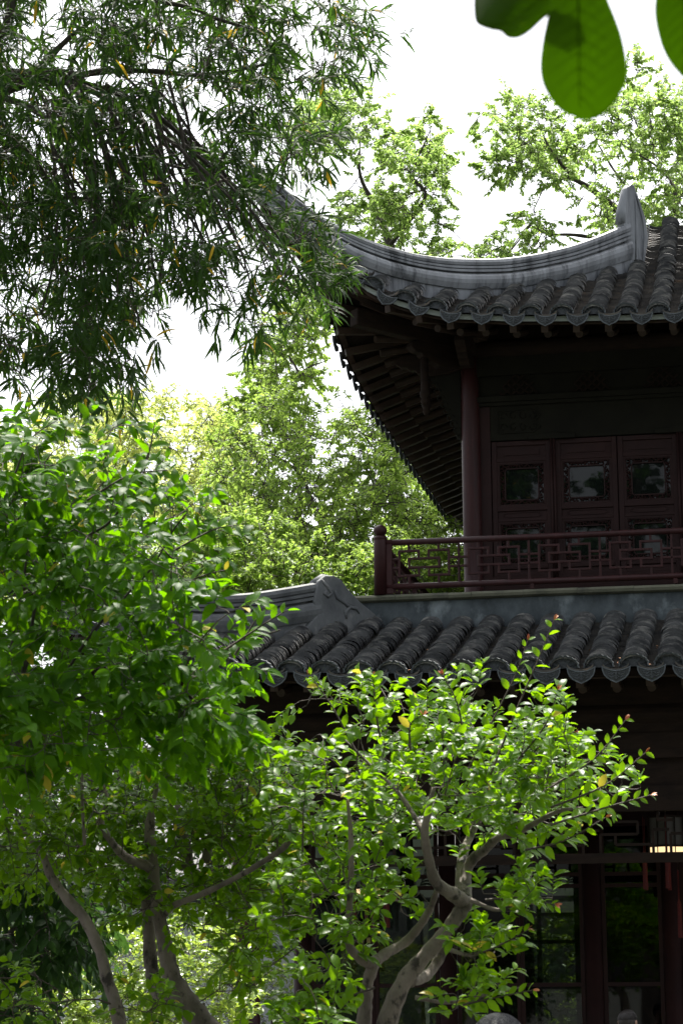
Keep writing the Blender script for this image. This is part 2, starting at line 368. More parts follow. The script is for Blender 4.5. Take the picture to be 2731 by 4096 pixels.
# curved hip ridge with mouldings
def ridge_profile(H, tb=.075):
    pr = [(.055, -.16), (.055, 0), (.07, .0), (.092, .05*H/.3), (.098, .085*H/.3), (.09, .12*H/.3), (.07, .145*H/.3), (.035, .15*H/.3), (.035, .162*H/.3),
          (.078, .165*H/.3), (.078, .188*H/.3), (.04, .19*H/.3), (.04, .198*H/.3), (.072, .2*H/.3), (.072, .222*H/.3), (.045, .224*H/.3), (.045, .23*H/.3), (.062, .235*H/.3),
          (.07, .26*H/.3), (.058, .29*H/.3), (.03, .305*H/.3)]
    return pr+[(-a, b) for a, b in pr[::-1]]
def hip_path(rf, t0, t1, n, add): return np.array([[rf.X+t, rf.Y+t, add(t)] for t in np.linspace(t0, t1, n)])
tU = [-.60, -.47, -.36, -.2, .04, .26, .51, .775, 1.05, 1.2, 1.56, 2.1, 2.72]; zU = [8.80, 8.66, 8.50, 8.36, 8.22, 8.12, 8.07, 8.062, 8.079, 8.108, 8.204, 8.45, 8.82]
tT = [-.60, -.47, -.28, -.147, .0, .19, .45, .71, .98, 1.27, 1.49, 1.78, 2.11, 2.39, 2.6, 2.72]; zT = [8.90, 8.83, 8.69, 8.60, 8.505, 8.43, 8.375, 8.352, 8.375, 8.44, 8.50, 8.62, 8.795, 8.98, 9.14, 9.22]
mb = MB(); ts = np.linspace(-.58, 2.66, 70)
zb = np.interp(ts, tU, zU); zt = np.interp(ts, tT, zT)
for _ in range(3):
    zb[1:-1] = (zb[:-2]+zb[1:-1]*2+zb[2:])/4; zt[1:-1] = (zt[:-2]+zt[1:-1]*2+zt[2:])/4
mb.sweep(np.stack([UP.X+ts, UP.Y+ts, zb], 1), ridge_profile(.3), scale=(zt-zb)/.305)
rdg = mb.build('hip_ridge', M_ridge, upr, smooth=False)
# upturned stone at the ridge's upper end
D45 = np.array([1, 1, 0])/math.sqrt(2); N45 = np.array([1, -1, 0])/math.sqrt(2)
def hp(t, z): return np.array([UP.X+t, UP.Y+t, z])
mb = MB(); k2 = math.sqrt(2)
prof = [(2.60, 8.66), (2.60, 9.20), (2.655, 9.56), (2.69, 9.60), (2.715, 9.60), (2.775, 9.42), (2.82, 9.25), (2.835, 9.08), (2.81, 8.9), (2.78, 8.66)]
mb.prism([((t-2.6)*k2, z) for t, z in prof], hp(2.6, 0), D45, (0, 0, 1), N45, .10)
mb.build('ridge_end_block', M_ridge, upr, bevel=.012)
mb = MB()
for sg in (-1, 1):
    q = [(2.70, 8.72), (2.72, 9.15), (2.72, 9.42), (2.725, 9.5), (2.76, 9.36), (2.79, 9.2), (2.795, 9.05), (2.77, 8.74), (2.70, 8.72)]
    mb.tube([hp(t, z)+N45*sg*.052 for t, z in q], .010, 6)
mb.tube([hp(2.60, 9.16), hp(2.615, 9.3), hp(2.655, 9.52), hp(2.68, 9.585)], [.056, .052, .046, .028], 14)
mb.build('ridge_end_roll', M_ridge, upr, smooth=True)
# gable board behind the ridge end and the rolled top
mb = MB(); mb.add([hp(2.82, 8.5), (UP.X+2.82, UP.Y+4.9, 9.3), (UP.X+2.82, UP.Y+4.7, 9.82), (UP.X+2.82, UP.Y+4.3, 9.72), (UP.X+2.82, UP.Y+3.5, 9.2)], [(0, 1, 2, 3, 4)])
mb.build('gable_board', M_wall, upr)
# ---- rafters
def rafters(rf, root, As, sw, d1=.8, wid=.062):
    for a in As:
        near = a < 1.35
        ai = a if not near else 1.35+(a-1.35)*.35
        bo = -rf.out(a)+.06; bi = d1 if not near else d1
        p0 = rf.eave(a, -.092, sw, .06); p1 = rf.pt(ai if not near else max(a, ai), bi, -.13, sw)
        if near: p1[2] = rf.P(bi)+rf.rise(max(ai, bi))*.8-.13
        m_ = MB(); m_.beam(p0, p1, wid, .065); m_.build('flying_rafter', M_raft, root)
        q0 = p0+(p1-p0)*.42+np.array([0, 0, -.075]); q1 = p1+(p1-p0)*.9*np.array([1, 1, .75])+np.array([0, 0, -.075])
        m_ = MB(); m_.tube([q0, q1], .036, 10); m_.build('round_rafter', M_raft, root)
rafters(UP, pav, [a-.02 for a in front[1:]], False)
rafters(UP, pav, sided[1:27], True)
# hip rafter carrying the corner
mb = MB(); mb.beam(hp(1.25, 7.55), hp(.25, 7.62), .12, .16); mb.build('corner_beam', M_wood, pav, bevel=.01)
mb = MB(); mb.sweep(np.array([hp(t, z) for t, z in ((1.2, 7.72), (.6, 7.78), (.2, 7.92), (-.1, 8.1), (-.33, 8.36), (-.45, 8.55))]), [(-.05, -.07), (.05, -.07), (.05, .07), (-.05, .07)]); mb.build('corner_beam', M_wood, pav)
# purlins, corner beam heads, hanging posts
ZP = 7.50
mb = MB(); mb.tube([(XC-.34, YC, ZP), (XC+4.5, YC, ZP)], .085, 16); mb.build('purlin', M_wood, pav, smooth=False)
mb = MB(); mb.tube([(XC, YC-.34, ZP), (XC, YC+8.3, ZP)], .085, 16); mb.build('purlin', M_wood, pav, smooth=False)
mb = MB(); mb.bb(XC, XC+4.5, YC-.04, YC+.04, 7.24, 7.42); mb.bb(XC-.04, XC+.04, YC+.04, YC+8.3, 7.24, 7.42); mb.build('tie_beam', M_olive, pav)
mb = MB(); mb.bb(XC, XC+4.9, YC+.02, YC+.05, 7.43, 7.86); mb.bb(XC+.0, XC+.03, YC+.06, YC+8.3, 7.43, 7.86); mb.build('rafter_board', M_board, pav)
mb = MB(); mb.add([(UP.X+2.8, UP.Y+4.4, 9.66), (UP.X+5.4, UP.Y+4.4, 9.66), (UP.X+5.4, UP.Y+10.4, 7.3), (UP.X-.2, UP.Y+10.4, 7.3), (UP.X+2.8, UP.Y+7, 8.6)], [(0, 1, 2, 3, 4)]); mb.add([(UP.X+5.3, UP.Y+.8, 7.2), (UP.X+5.3, UP.Y+4.4, 9.6), (UP.X+5.3, UP.Y+9, 7.2)], [(0, 1, 2)]); mb.bb(UP.X+5.32, UP.X+5.36, YC, YC+7.6, ZF, 7.5); mb.build('rear_slope', M_board, pav)
# carved beam nose thrust out at the corner (stepped, rounded) and eave purlin on it
mb = MB(); nose = [(0, 0), (0, .15), (.62, .15), (.70, .12), (.72, .07), (.66, .03), (.60, .025), (.58, -.005), (.52, -.01), (.50, -.04), (.42, -.05), (.38, -.075), (.2, -.06)]
for O, A, Nn in (((XC, YC, 7.36), -D45, N45), ((XC, YC, 7.34), (-1, 0, 0), (0, 1, 0)), ((XC, YC, 7.34), (0, -1, 0), (1, 0, 0))):
    mb.prism(nose, O, A, (0, 0, 1), Nn, .10)
mb.build('beam_nose', M_wood, pav, bevel=.008)
for (dx, dy) in ((-.42, 0), (-.38, -.38)):
    mb = MB(); mb.lathe((XC+dx, YC+dy, 7.02), [(.001, -.13), (.025, -.12), (.04, -.09), (.03, -.06), (.045, -.04), (.05, 0), (.038, .03), (.038, .34)], 12); mb.build('hanging_post', M_wood, pav, smooth=True)
mb = MB()
for O, A in (((XC, YC, 6.62), (-1, 0, 0)),):
    mb.prism([(.09, 0), (.14, .06), (.17, .2), (.25, .34), (.29, .5), (.38, .62), (.40, .72), (.09, .72)], O, A, (0, 0, 1), np.cross(A, (0, 0, 1)), .035)
mb.build('corner_brace', M_olive, pav)
mb = MB(); rg = np.random.default_rng(3)
for k in range(10):
    z = 6.66+.065*k; mb.tube([(XC-.1-.03*k+.03*math.cos(q), YC-.022, z+.03*math.sin(q)) for q in np.linspace(0, 4.5, 8)], .007, 5)
mb.build('brace_carving', M_olive, pav)
# ---- columns of the upper floor
for (x, y) in ((XC, YC), (XC+3.85, YC), (XC, YC+3.8), (XC, YC+7.6)):
    mb = MB(); mb.lathe((x, y, ZF), [(.12, 0), (.125, .03), (.105, .07), (.088, .09), (.09, .5), (.09, 1.5), (.084, 2.0), (.08, 2.4)], 28); mb.build('column', M_red, pav, smooth=True)
# ---- upper walls (side and back), ceiling, floor slab
mb = MB(); mb.bb(XC-.02, XC+.02, YC+.09, YC+7.5, ZF, 7.24); mb.bb(XC+.1, XC+4.4, YC+7.58, YC+7.62, ZF, 7.4); mb.bb(XC+.05, XC+4.4, YC+.7, YC+7.55, 7.43, 7.47); mb.build('upper_wall', M_redd, pav)
mb = MB(); mb.bb(-3.575, 2.5, 20.0, 29.4, 4.4, 5.045); mb.build('waist_wall', M_wall, pav)
mb = MB(); x = -3.62
for L in (.40, .48, .215, .47, .49, .50, .48, .5, .5, .5, .5, .5):
    jz = rng.normal(0, .0015)
    V = [];
    for xx in (x+.0015, x+L-.0015):
        for y_, z_ in ((20.2, 4.985), (19.985, 4.985), (19.955, 5.0), (19.948, 5.025), (19.965, 5.046), (20.0, 5.054), (20.2, 5.056)): V.append((xx, y_, z_+jz))
    mb.add(V, [(i, i+1, 8+i, 7+i) for i in range(6)]+[(0, 7, 13, 6), list(range(7)), [7+i for i in range(7)][::-1]], rng.uniform())
    x += L
mb.bb(-3.62, -3.575, 20.2, 29.4, 4.99, 5.055)
mb.build('slab_moulding', M_slab, pav)
mb = MB(); mb.bb(-3.57, 2.5, 20.2, 29.3, 5.0, 5.05); mb.build('balcony_floor', M_slab, pav)
# ---- balustrade
bal = MB()
def lattice(O, A, n, umax, stile=True):
    """key-fret infill between the rails; A runs along the rail"""
    O = np.array(O); A = np.array(A, float); Nn = np.cross(A, (0, 0, 1)); k = .00085; m_ = MB(); t = .021
    def seg(u0, v0, u1, v1):
        a = O+A*u0*k+np.array([0, 0, (420-v0)*k]); b = O+A*u1*k+np.array([0, 0, (420-v1)*k]); d = nrm(b-a)*t/2
        o = .0012 if abs(u1-u0) > abs(v1-v0) else 0
        m_.beam(a-d*.9, b+d*.9, t+o, t+o, up=Nn)
    for i in range(n):
        u = i*752
        if u > umax: break
        L = [(105, 70, 105, 340), (105, 70, 320, 70), (315, 70, 315, 150), (105, 340, 320, 340), (318, 340, 318, 252), (210, 155, 540, 155), (210, 252, 540, 252), (212, 155, 212, 252), (538, 155, 538, 252),
             (425, 70, 645, 70), (643, 70, 643, 340), (425, 70, 425, 150), (425, 340, 645, 340), (427, 340, 427, 252), (210, 0, 210, 65), (532, 0, 532, 65), (210, 345, 210, 420), (532, 345, 532, 420),
             (0, 155, 100, 155), (0, 252, 100, 252), (650, 155, 750, 155), (650, 252, 750, 252), (750, 0, 750, 420)]
        for s_ in L: seg(u+s_[0], s_[1], u+s_[2], s_[3])
    return m_
zb0, zt0 = ZF+.055, ZF+.515
m_ = lattice((-3.275, 20.0, zb0+.05), (1, 0, 0), 7, 9e9); m_.build('railing_lattice', M_red, pav, bevel=.004)
m_ = lattice((-3.355, 20.08, zb0+.05), (0, 1, 0), 10, 9e9); m_.build('railing_lattice', M_red, pav)
for A0, A1 in (((-3.30, 20, 0), (1.2, 20, 0)), ((-3.355, 20.06, 0), (-3.355, 28.2, 0))):
    for z, h in ((zb0+.022, .05), (zt0-.028, .056)):
        mb = MB(); a = np.array(A0)+[0, 0, z]; b = np.array(A1)+[0, 0, z]; mb.tube([a, b], .030, 16, flat=.95); mb.build('rail', M_red, pav, smooth=True)
mb = MB(); mb.bb(-3.302, -3.25, 19.976, 20.024, ZF+.01, zt0); mb.bb(-3.379, -3.331, 20.05, 20.11, ZF+.01, zt0); mb.build('railing_stile', M_red, pav, bevel=.005)
mb = MB()
for i in range(7): mb.bb(-3.275+(i*2)*.64-.018+.02, -3.275+(i*2)*.64+.018+.02, 19.98, 20.02, ZF+.008, zb0)
mb.build('railing_foot', M_red, pav)
for (x, y) in ((-3.36, 20.0), (-3.36, 24.1), (-3.36, 28.25)):
    mb = MB(); pr = [(.061, 0), (.061, .50), (.058, .515), (.063, .52), (.063, .53), (.055, .545), (.030, .553), (.028, .56)]
    mb.lathe((x, y, ZF+.005), pr, 24); po = mb.build('railing_post', M_red, pav, smooth=True)
    mb = MB(); th = np.linspace(-1.15, 1.3, 12); mb.lathe((x, y, ZF+.605), [(max(.001, .063*math.cos(t)), .055*math.sin(t)) for t in th], 24); mb.build('ball_finial', M_red, po, smooth=True)
# ---- doors of the upper floor
YD = 20.69
def curls(x0, x1, z0, z1, ix0, ix1, iz0, iz1, y, seed):
    """fretwork border: frame strips full of small scrolls"""
    m_ = MB(); rg = np.random.default_rng(seed)
    def strip(a0, a1, b0, b1):
        horiz = (a1-a0) > (b1-b0); L_ = (a1-a0) if horiz else (b1-b0); wd = (b1-b0) if horiz else (a1-a0); n = max(2, int(L_/(wd*.62)))
        for i in range(n):
            u = (i+.5)/n; cx = a0+L_*u if horiz else (a0+a1)/2; cz = (b0+b1)/2 if horiz else b0+L_*u
            ph = rg.uniform(0, 6.28); r0 = wd*.34; sg = rg.choice([-1, 1])
            m_.tube([(cx+r0*(1-.55*q/4)*math.cos(ph+sg*q), y, cz+r0*(1-.55*q/4)*math.sin(ph+sg*q)) for q in np.linspace(0, 4.2, 8)], .0055, 4)
            m_.tube([(cx+r0*1.5*math.cos(ph+2.5), y, cz+r0*1.2*math.sin(ph+2.5)), (cx+r0*.3, y, cz), (cx-r0*1.3*math.cos(ph), y, cz-r0*1.3*math.sin(ph))], .005, 4)
    strip(ix0, ix1, iz1, z1); strip(ix0, ix1, z0, iz0); strip(x0, ix0, z0, z1); strip(ix1, x1, z0, z1)
    for a0, a1, b0, b1 in ((x0, x1, z0, z1), (ix0, ix1, iz0, iz1)):
        t = .006
        c = .022
        if a0 == ix0: P = [(a0, b0+c), (a0, b1-c), (a0+c*.4, b1-c*.4), (a0+c*.5, b1), (a1-c*.5, b1), (a1-c*.4, b1-c*.4), (a1, b1-c), (a1, b0+c), (a1-c*.4, b0+c*.4), (a1-c*.5, b0), (a0+c*.5, b0), (a0+c*.4, b0+c*.4), (a0, b0+c)]
        else: P = [(a0, b0), (a0, b1), (a1, b1), (a1, b0), (a0, b0)]
        for (p, q), (p2, q2) in zip(P[:-1], P[1:]): m_.beam((p, y, q), (p2, y, q2), .012, .009, up=(0, 1, 0))
    return m_
def leaf(x0, x1, seed):
    z0, z1 = 5.30, 6.60; st = .05; f_ = MB(); y0, y1 = YD-.02, YD+.02
    f_.bb(x0+.003, x0+st, y0, y1, z0, z1); f_.bb(x1-st, x1-.003, y0, y1, z0, z1)
    rails = ((z1-.045, z1), (6.40, 6.44), (5.925, 5.97), (5.825, 5.855), (5.37, 5.41), (z0, z0+.03))
    for a, b in rails: f_.bb(x0+st, x1-st, y0+.002, y1-.002, a, b)
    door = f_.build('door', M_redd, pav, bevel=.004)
    p_ = MB(); xa, xb = x0+st, x1-st; yp = YD+.004
    p_.bb(xa, xb, yp-.006, yp+.006, z0+.03, 5.37); p_.build('door_panel', M_redd, door); p_ = MB()
    p_.bb(xa, xb, yp-.006, yp+.006, 6.44, z1-.045)
    p_.bb(xa+.06, xb-.06, yp-.014, yp-.006, 6.465, z1-.07); p_.build('door_panel', M_redd, door); p_ = MB(); p_.bb(xa, xb, yp-.006, yp+.006, 5.855, 5.925)
    za, zb_ = 5.868, 5.912; c = [(xa+.055, za+.012), (xa+.075, za+.012), (xa+.085, za), (xb-.085, za), (xb-.075, za+.012), (xb-.055, za+.012), (xb-.055, zb_-.012), (xb-.075, zb_-.012), (xb-.085, zb_), (xa+.085, zb_), (xa+.075, zb_-.012), (xa+.055, zb_-.012), (xa+.055, za+.012)]
    for (p, q), (p2, q2) in zip(c[:-1], c[1:]): p_.beam((p, yp-.010, q), (p2, yp-.010, q2), .008, .006, up=(0, 1, 0))
    p_.build('door_panel', M_redd, door)
    for k, (wa, wb) in enumerate(((5.97, 6.40), (5.41, 5.825))):
        m_ = curls(xa+.022, xb-.022, wa+.015, wb-.02, xa+.075, xb-.075, wa+.06, wb-.065, YD-.004, seed*3+k)
        m_.bb(xa, xa+.02, YD-.012, YD+.01, wa, wb); m_.bb(xb-.02, xb, YD-.012, YD+.01, wa, wb); m_.bb(xa+.02, xb-.02, YD-.0125, YD+.0095, wa, wa+.013); m_.bb(xa+.02, xb-.02, YD-.0125, YD+.0095, wb-.018, wb)
        m_.build('carved_border', M_redd, door)
        g_ = MB(); g_.bb(xa, xb, YD+.012, YD+.016, wa, wb); g_.build('glass', M_glass, door)
xd = [-2.40, -1.835, -1.80, -1.218, -1.214, -.655, -.62, -.04, -.036, .52]
for i in range(0, 10, 2): leaf(xd[i], xd[i+1], i+1)
for x in (-1.832, -1.803, -.652, -.623):
    mb = MB(); mb.tube([(x, YD-.045, 5.25), (x, YD-.045, 6.61)], .011, 10); mb.build('door_bar', M_redd, pav, smooth=True)
mb = MB(); mb.bb(XC+.08, -2.405, YD-.03, YD+.03, ZF, 6.97); mb.bb(.53, 1.2, YD-.03, YD+.03, ZF, 6.97)
mb.bb(-2.405, .53, YD-.028, YD+.03, ZF, 5.30); mb.bb(-1.84, -1.795, YD+.0, YD+.05, 5.3, 6.61); mb.bb(-.66, -.615, YD+.0, YD+.05, 5.3, 6.61); mb.bb(-1.225, -1.207, YD+.021, YD+.05, 5.3, 6.61); mb.bb(-2.41, -2.395, YD+.021, YD+.05, 5.3, 6.61); mb.build('door_jamb', M_redd, pav)
mb = MB(); mb.bb(-2.405, 1.2, YD-.024, YD+.03, 6.61, 6.98); mb.bb(XC+.07, 1.3, YD-.075, YD+.03, 6.98, 7.035); mb.bb(XC+.07, 1.3, YD-.055, YD+.03, 6.945, 6.979)
mb.bb(XC+.07, 1.3, YD-.01, YD+.02, 7.036, 7.26)
for x in (-1.82, -.64): mb.prism([(-.22, .0), (-.22, .035), (-.1, .05), (0, .065), (.1, .05), (.22, .035), (.22, .0)], (x, YD-.04, 6.60), (1, 0, 0), (0, 0, 1), (0, 1, 0), .035)
mb.build('lintel', M_olive, pav, bevel=.004)
mb = MB(); rg = np.random.default_rng(8)
x0, x1, z0, z1 = -2.33, -1.93, 6.68, 6.90
for bx in range(4):
    for bz in range(2):
        cx, cz = x0+.05+bx*.095, z0+.055+bz*.11
        mb.tube([(cx+.036*(1-.5*q/5)*math.cos(q+bx), YD-.03, cz+.04*(1-.5*q/5)*math.sin(q+bx)) for q in np.linspace(0, 5.2, 12)], .005, 4)
for a, b, c, d in ((x0, z0, x1-.07, z0), (x0, z1, x1-.07, z1), (x0, z0, x0, z1), (x1-.07, z0, x1, z0+.05), (x1, z0+.05, x1-.04, z0+.11), (x1-.04, z0+.11, x1, z1-.05), (x1, z1-.05, x1-.07, z1)): mb.beam((a, YD-.03, b), (c, YD-.03, d), .01, .01, up=(0, 1, 0))
mb.build('lintel_carving', M_olive, pav)
for c0 in (-2.13, -1.45, -.77, -.1):           # woven bracket panels over the lintel
    mb = MB()
    for i in range(9):
        for j in range(5):
            if abs(i-4) > 4.5-j*.75: continue
            x, z = c0+(i-4)*.042, 7.07+j*.04; s_ = 1 if (i+j) % 2 else -1
            mb.beam((x-.018, YD-.03, z-.018*s_), (x+.018, YD-.03, z+.018*s_), .016, .010, up=(0, 1, 0))
    mb.build('bracket_panel', M_wood, pav)
# ================================================================ lower roof
LO = Roof(-3.43-2.35, 17.68, lambda b: 3.965+.305*b+.006*b*b, .92)
dl = [(-.826-.2745*k) for k in range(-4, 20)]; fl = sorted([x-LO.X for x in dl if x-LO.X > .05]+[-.2]); sl_ = [-.15, .12]+[.4+.3*k for k in range(12)]
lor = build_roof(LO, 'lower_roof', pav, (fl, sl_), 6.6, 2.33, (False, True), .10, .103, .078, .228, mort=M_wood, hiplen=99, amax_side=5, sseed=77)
def lh(t, z): return np.array([LO.X+t, LO.Y+t, z])
tt = [-.5, -.32, 0, .3, .52, .86, 1.13, 1.4, 1.68, 1.9]; zz = [5.42, 5.24, 5.0, 4.87, 4.84, 4.87, 4.90, 4.955, 5.045, 5.12]
tb = [-.5, 0, .3, .52, .86, 1.13, 1.37, 1.78, 1.95]; zb_ = [5.25, 4.78, 4.62, 4.57, 4.56, 4.57, 4.607, 4.733, 4.79]
ts = np.linspace(-.48, 1.9, 50); a_ = np.interp(ts, tb, zb_); b_ = np.interp(ts, tt, zz)
for _ in range(3): a_[1:-1] = (a_[:-2]+a_[1:-1]*2+a_[2:])/4; b_[1:-1] = (b_[:-2]+b_[1:-1]*2+b_[2:])/4
mb = MB(); mb.sweep(np.stack([LO.X+ts, LO.Y+ts, a_], 1), ridge_profile(.3), scale=(b_-a_)/.305); mb.build('hip_ridge', M_ridge2, lor)
mb = MB()
e = [(1.74, 4.62), (1.86, 4.80), (1.84, 4.93), (1.86, 5.02), (1.88, 5.12), (1.93, 5.175), (2.0, 5.185), (2.05, 5.16), (2.1, 5.085), (2.2, 4.97), (2.32, 4.87), (2.33, 4.78), (2.25, 4.68), (2.1, 4.6)]
mb.prism([((t-1.7)*k2, z) for t, z in e], lh(1.7, 0), D45, (0, 0, 1), N45, .18)
mb.build('ridge_end_block', M_ridge2, lor, bevel=.015)
mb = MB()
for P in ([(1.90, 5.13), (1.95, 5.07), (1.98, 5.02), (1.95, 4.985), (1.92, 5.01), (1.94, 5.035)], [(2.0, 5.05), (2.02, 4.98), (2.07, 4.95), (2.1, 4.92), (2.14, 4.93)], [(2.09, 4.80), (2.08, 4.86), (2.12, 4.91), (2.17, 4.90), (2.19, 4.86)]):
    mb.tube([lh(t, z)+N45*.09 for t, z in P], [.012]+[.018]*(len(P)-2)+[.008], 8)
mb.tube([lh(t, z) for t, z in ((1.88, 5.09), (1.95, 5.135), (2.02, 5.13), (2.08, 5.07))], [.05, .07, .07, .03], 12)
mb.build('ridge_scroll', M_ridge2, lor, smooth=True)
rafters(LO, pav, [a-.02 for a in fl[1:]], False, .7)
# ================================================================ lower storey
YP = 18.35
zl = lambda py, Y=YP: at(1700, py, Y=Y)[2]
cx0 = at(985, 3700, Y=YP)[0]
for (x, y) in ((cx0, YP), (cx0+4.25, YP)):
    mb = MB(); mb.lathe((x, y, .02), [(.17, 0), (.2, .05), (.2, .12), (.15, .2), (.118, .22), (.118, 2.2), (.112, 3.75)], 28); mb.build('porch_column', M_red, pav, smooth=True)
zb1, zb2 = zl(3465), zl(3425); ztop = zl(3262)
mb = MB(); mb.bb(cx0-.3, 1.5, YP-.05, YP+.05, ztop, ztop+.20); mb.bb(cx0-.3, 1.5, YP-.07, YP+.07, ztop+.42, ztop+.62); mb.bb(cx0-.1, 1.5, YP-.012, YP+.012, ztop+.2, ztop+.42); mb.tube([(cx0-.35, YP, ztop+.78), (1.6, YP, ztop+.78)], .09, 14)
mb.bb(cx0-.3, 1.5, YP-.045, YP+.045, ztop+.62, 4.02); mb.bb(cx0-.045, cx0+.045, YP+.05, 27, ztop, 4.02)
mb.build('porch_beam', M_wood, pav)
mb = MB(); mb.bb(cx0+.1, 1.5, YP-.02, YP+.02, zb1, zb2); t = .022; H = ztop-zb2
u = cx0+.12
while u < 1.4:                                   # hanging key-fret under the porch beam
    for (a, b, c, d) in ((0, .0, 0, .45), (0, .45, .30, .45), (.30, .45, .30, .75), (.30, .75, .12, .75), (.12, .75, .12, 1), (.18, .2, .18, .2), (.12, .2, .42, .2), (.42, .0, .42, .55), (.42, .55, .55, .55), (.12, .2, .12, .45), (.46, .78, .58, .78), (.46, .78, .46, 1.0)):
        A = np.array((u+a, YP, zb2+b*H)); B = np.array((u+c, YP, zb2+d*H))
        if np.linalg.norm(A-B) > .01: mb.beam(A, B, t, t*.8+(.001 if b == d else 0), up=(0, 1, 0))
    u += .56
mb.build('hanging_fret', M_wood, pav)
# hall: inner columns, glazed doors, back windows, ceiling, floor
YH = 20.15
mb = MB(); mb.bb(-3.45, 2.5, YH-.1, 28.3, 4.36, 4.395); mb.bb(-3.45, 2.5, YH-.3, YH+.1, zl(3250, YH), 4.35); mb.build('hall_ceiling', M_board, pav)
mb = MB(); mb.bb(cx0-.5, 2.5, YP-.4, 27, .0, .15); mb.build('plinth', M_slab, pav, bevel=.01)
hx = [at(px, 3700, Y=YH)[0] for px in (1210, 1790, 2370, 2685)]+[.35]
for x in hx:
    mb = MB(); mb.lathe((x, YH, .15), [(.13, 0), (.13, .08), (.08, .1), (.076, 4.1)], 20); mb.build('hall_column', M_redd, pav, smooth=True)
for x0, x1 in zip(hx[:-1], hx[1:]):
    n = max(1, round((x1-x0)/.62)); wd = (x1-x0-.16)/n
    for i in range(n):
        a = x0+.08+i*wd; b = a+wd; f_ = MB(); z1 = zl(3560, YH)
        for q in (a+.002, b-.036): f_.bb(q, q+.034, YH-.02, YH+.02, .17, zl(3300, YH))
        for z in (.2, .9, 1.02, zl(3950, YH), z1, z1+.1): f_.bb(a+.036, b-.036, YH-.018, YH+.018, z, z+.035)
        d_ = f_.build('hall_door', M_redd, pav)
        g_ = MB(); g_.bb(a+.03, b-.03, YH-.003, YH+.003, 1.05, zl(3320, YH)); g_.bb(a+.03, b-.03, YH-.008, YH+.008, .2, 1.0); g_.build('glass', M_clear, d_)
YB = 25.5
mb = MB(); mb.bb(-3.4, 2.5, YB-.05, YB+.05, 2.75, 4.35); mb.bb(-3.4, 2.5, YB-.05, YB+.05, .15, .95)
for x in np.arange(-3.4, 2.5, .42): mb.bb(x, x+.05, YB-.03, YB+.03, .95, 2.75)
for z in (1.5, 2.0, 2.3): mb.bb(-3.4, 2.5, YB-.02, YB+.02, z, z+.04)
for x in (-3.4, -2.1, -1.25, .0, 1.4): mb.bb(x, x+.8, YB-.045, YB+.045, .94, 2.76)
mb.bb(2.4, 2.5, YH, YB, .15, 4.35); mb.build('hall_back_wall', M_redd, pav)
# ================================================================ lanterns hung under the porch
def lantern(x, y, z, r, h, label, lit=True, ntas=6):
    L = empty('palace_lantern', (x, y, z), label, 'lantern', 'lanterns hanging inside the porch')
    f_ = MB(); n = 6; ang = [math.pi/6+i*math.pi/3 for i in range(n)]; pts = [(x+r*math.cos(a), y+r*math.sin(a)) for a in ang]
    for i in range(n):
        p, q = pts[i], pts[(i+1) % n]
        f_.beam((*p, z), (*p, z+h), .018, .018, up=(0, 1, 0))
        for zz in (z, z+h*.28, z+h): f_.beam((*p, zz), (*q, zz), .016, .016)
        m = ((p[0]+q[0])/2, (p[1]+q[1])/2); f_.beam((*m, z), (*m, z+h), .008, .008, up=(0, 1, 0))
        f_.tube([(*p, z+h), (p[0]*1+(p[0]-x)*.25, p[1]+(p[1]-y)*.25, z+h+.05), (p[0]+(p[0]-x)*.3, p[1]+(p[1]-y)*.3, z+h+.01)], .006, 5)
    f_.beam((x, y, z+h), (x, y, z+h+.5), .008, .008, up=(0, 1, 0)); f_.build('frame', M_wood, L)
    pn = MB()
    for i in range(n):
        p, q = np.array([*pts[i], 0]), np.array([*pts[(i+1) % n], 0]); c = np.array([x, y, 0]); p = c+(p-c)*.95; q = c+(q-c)*.95
        pn.add([p+[0, 0, z+h*.02], q+[0, 0, z+h*.02], q+[0, 0, z+h*.27], p+[0, 0, z+h*.27]], [(0, 1, 2, 3)])
    pn.build('lit_pane', M_lit, L)
    pn = MB()
    for i in range(n):
        p, q = np.array([*pts[i], 0]), np.array([*pts[(i+1) % n], 0]); c = np.array([x, y, 0]); p = c+(p-c)*.95; q = c+(q-c)*.95
        pn.add([p+[0, 0, z+h*.29], q+[0, 0, z+h*.29], q+[0, 0, z+h*.98], p+[0, 0, z+h*.98]], [(0, 1, 2, 3)])
    pn.build('shade_pane', M_dim, L)
    for i in range(ntas):
        p = pts[i]; t_ = MB(); rr = .3
        xx, yy = p[0]+(p[0]-x)*rr, p[1]+(p[1]-y)*rr
        t_.tube([(xx, yy, z+h), (xx, yy, z+.04)], .003, 4); t_.tube([(xx, yy, z+.05), (xx, yy, z+.03), (xx, yy, z-.02), (xx, yy, z-.26)], [.006, .014, .013, .016], 8); t_.build('tassel', M_tas, L)
P = at(2668, 3432, Y=19.3); lantern(P[0], P[1], P[2], .17, .34, 'big glowing palace lantern with red tassels at the right end of the porch')
P = at(2790, 3625, Y=19.6); lantern(P[0], P[1], P[2], .14, .3, 'lit lantern half hidden lower down beside the rightmost hall column')
P = at(1478, 3588, Y=19.5); lantern(P[0], P[1], P[2], .13, .27, 'upper glowing lantern seen through the leaves of the pale-barked tree')
P = at(1470, 3776, Y=22.0); lantern(P[0], P[1], P[2], .12, .24, 'lower glowing lantern seen above the fork of the pale-barked tree')

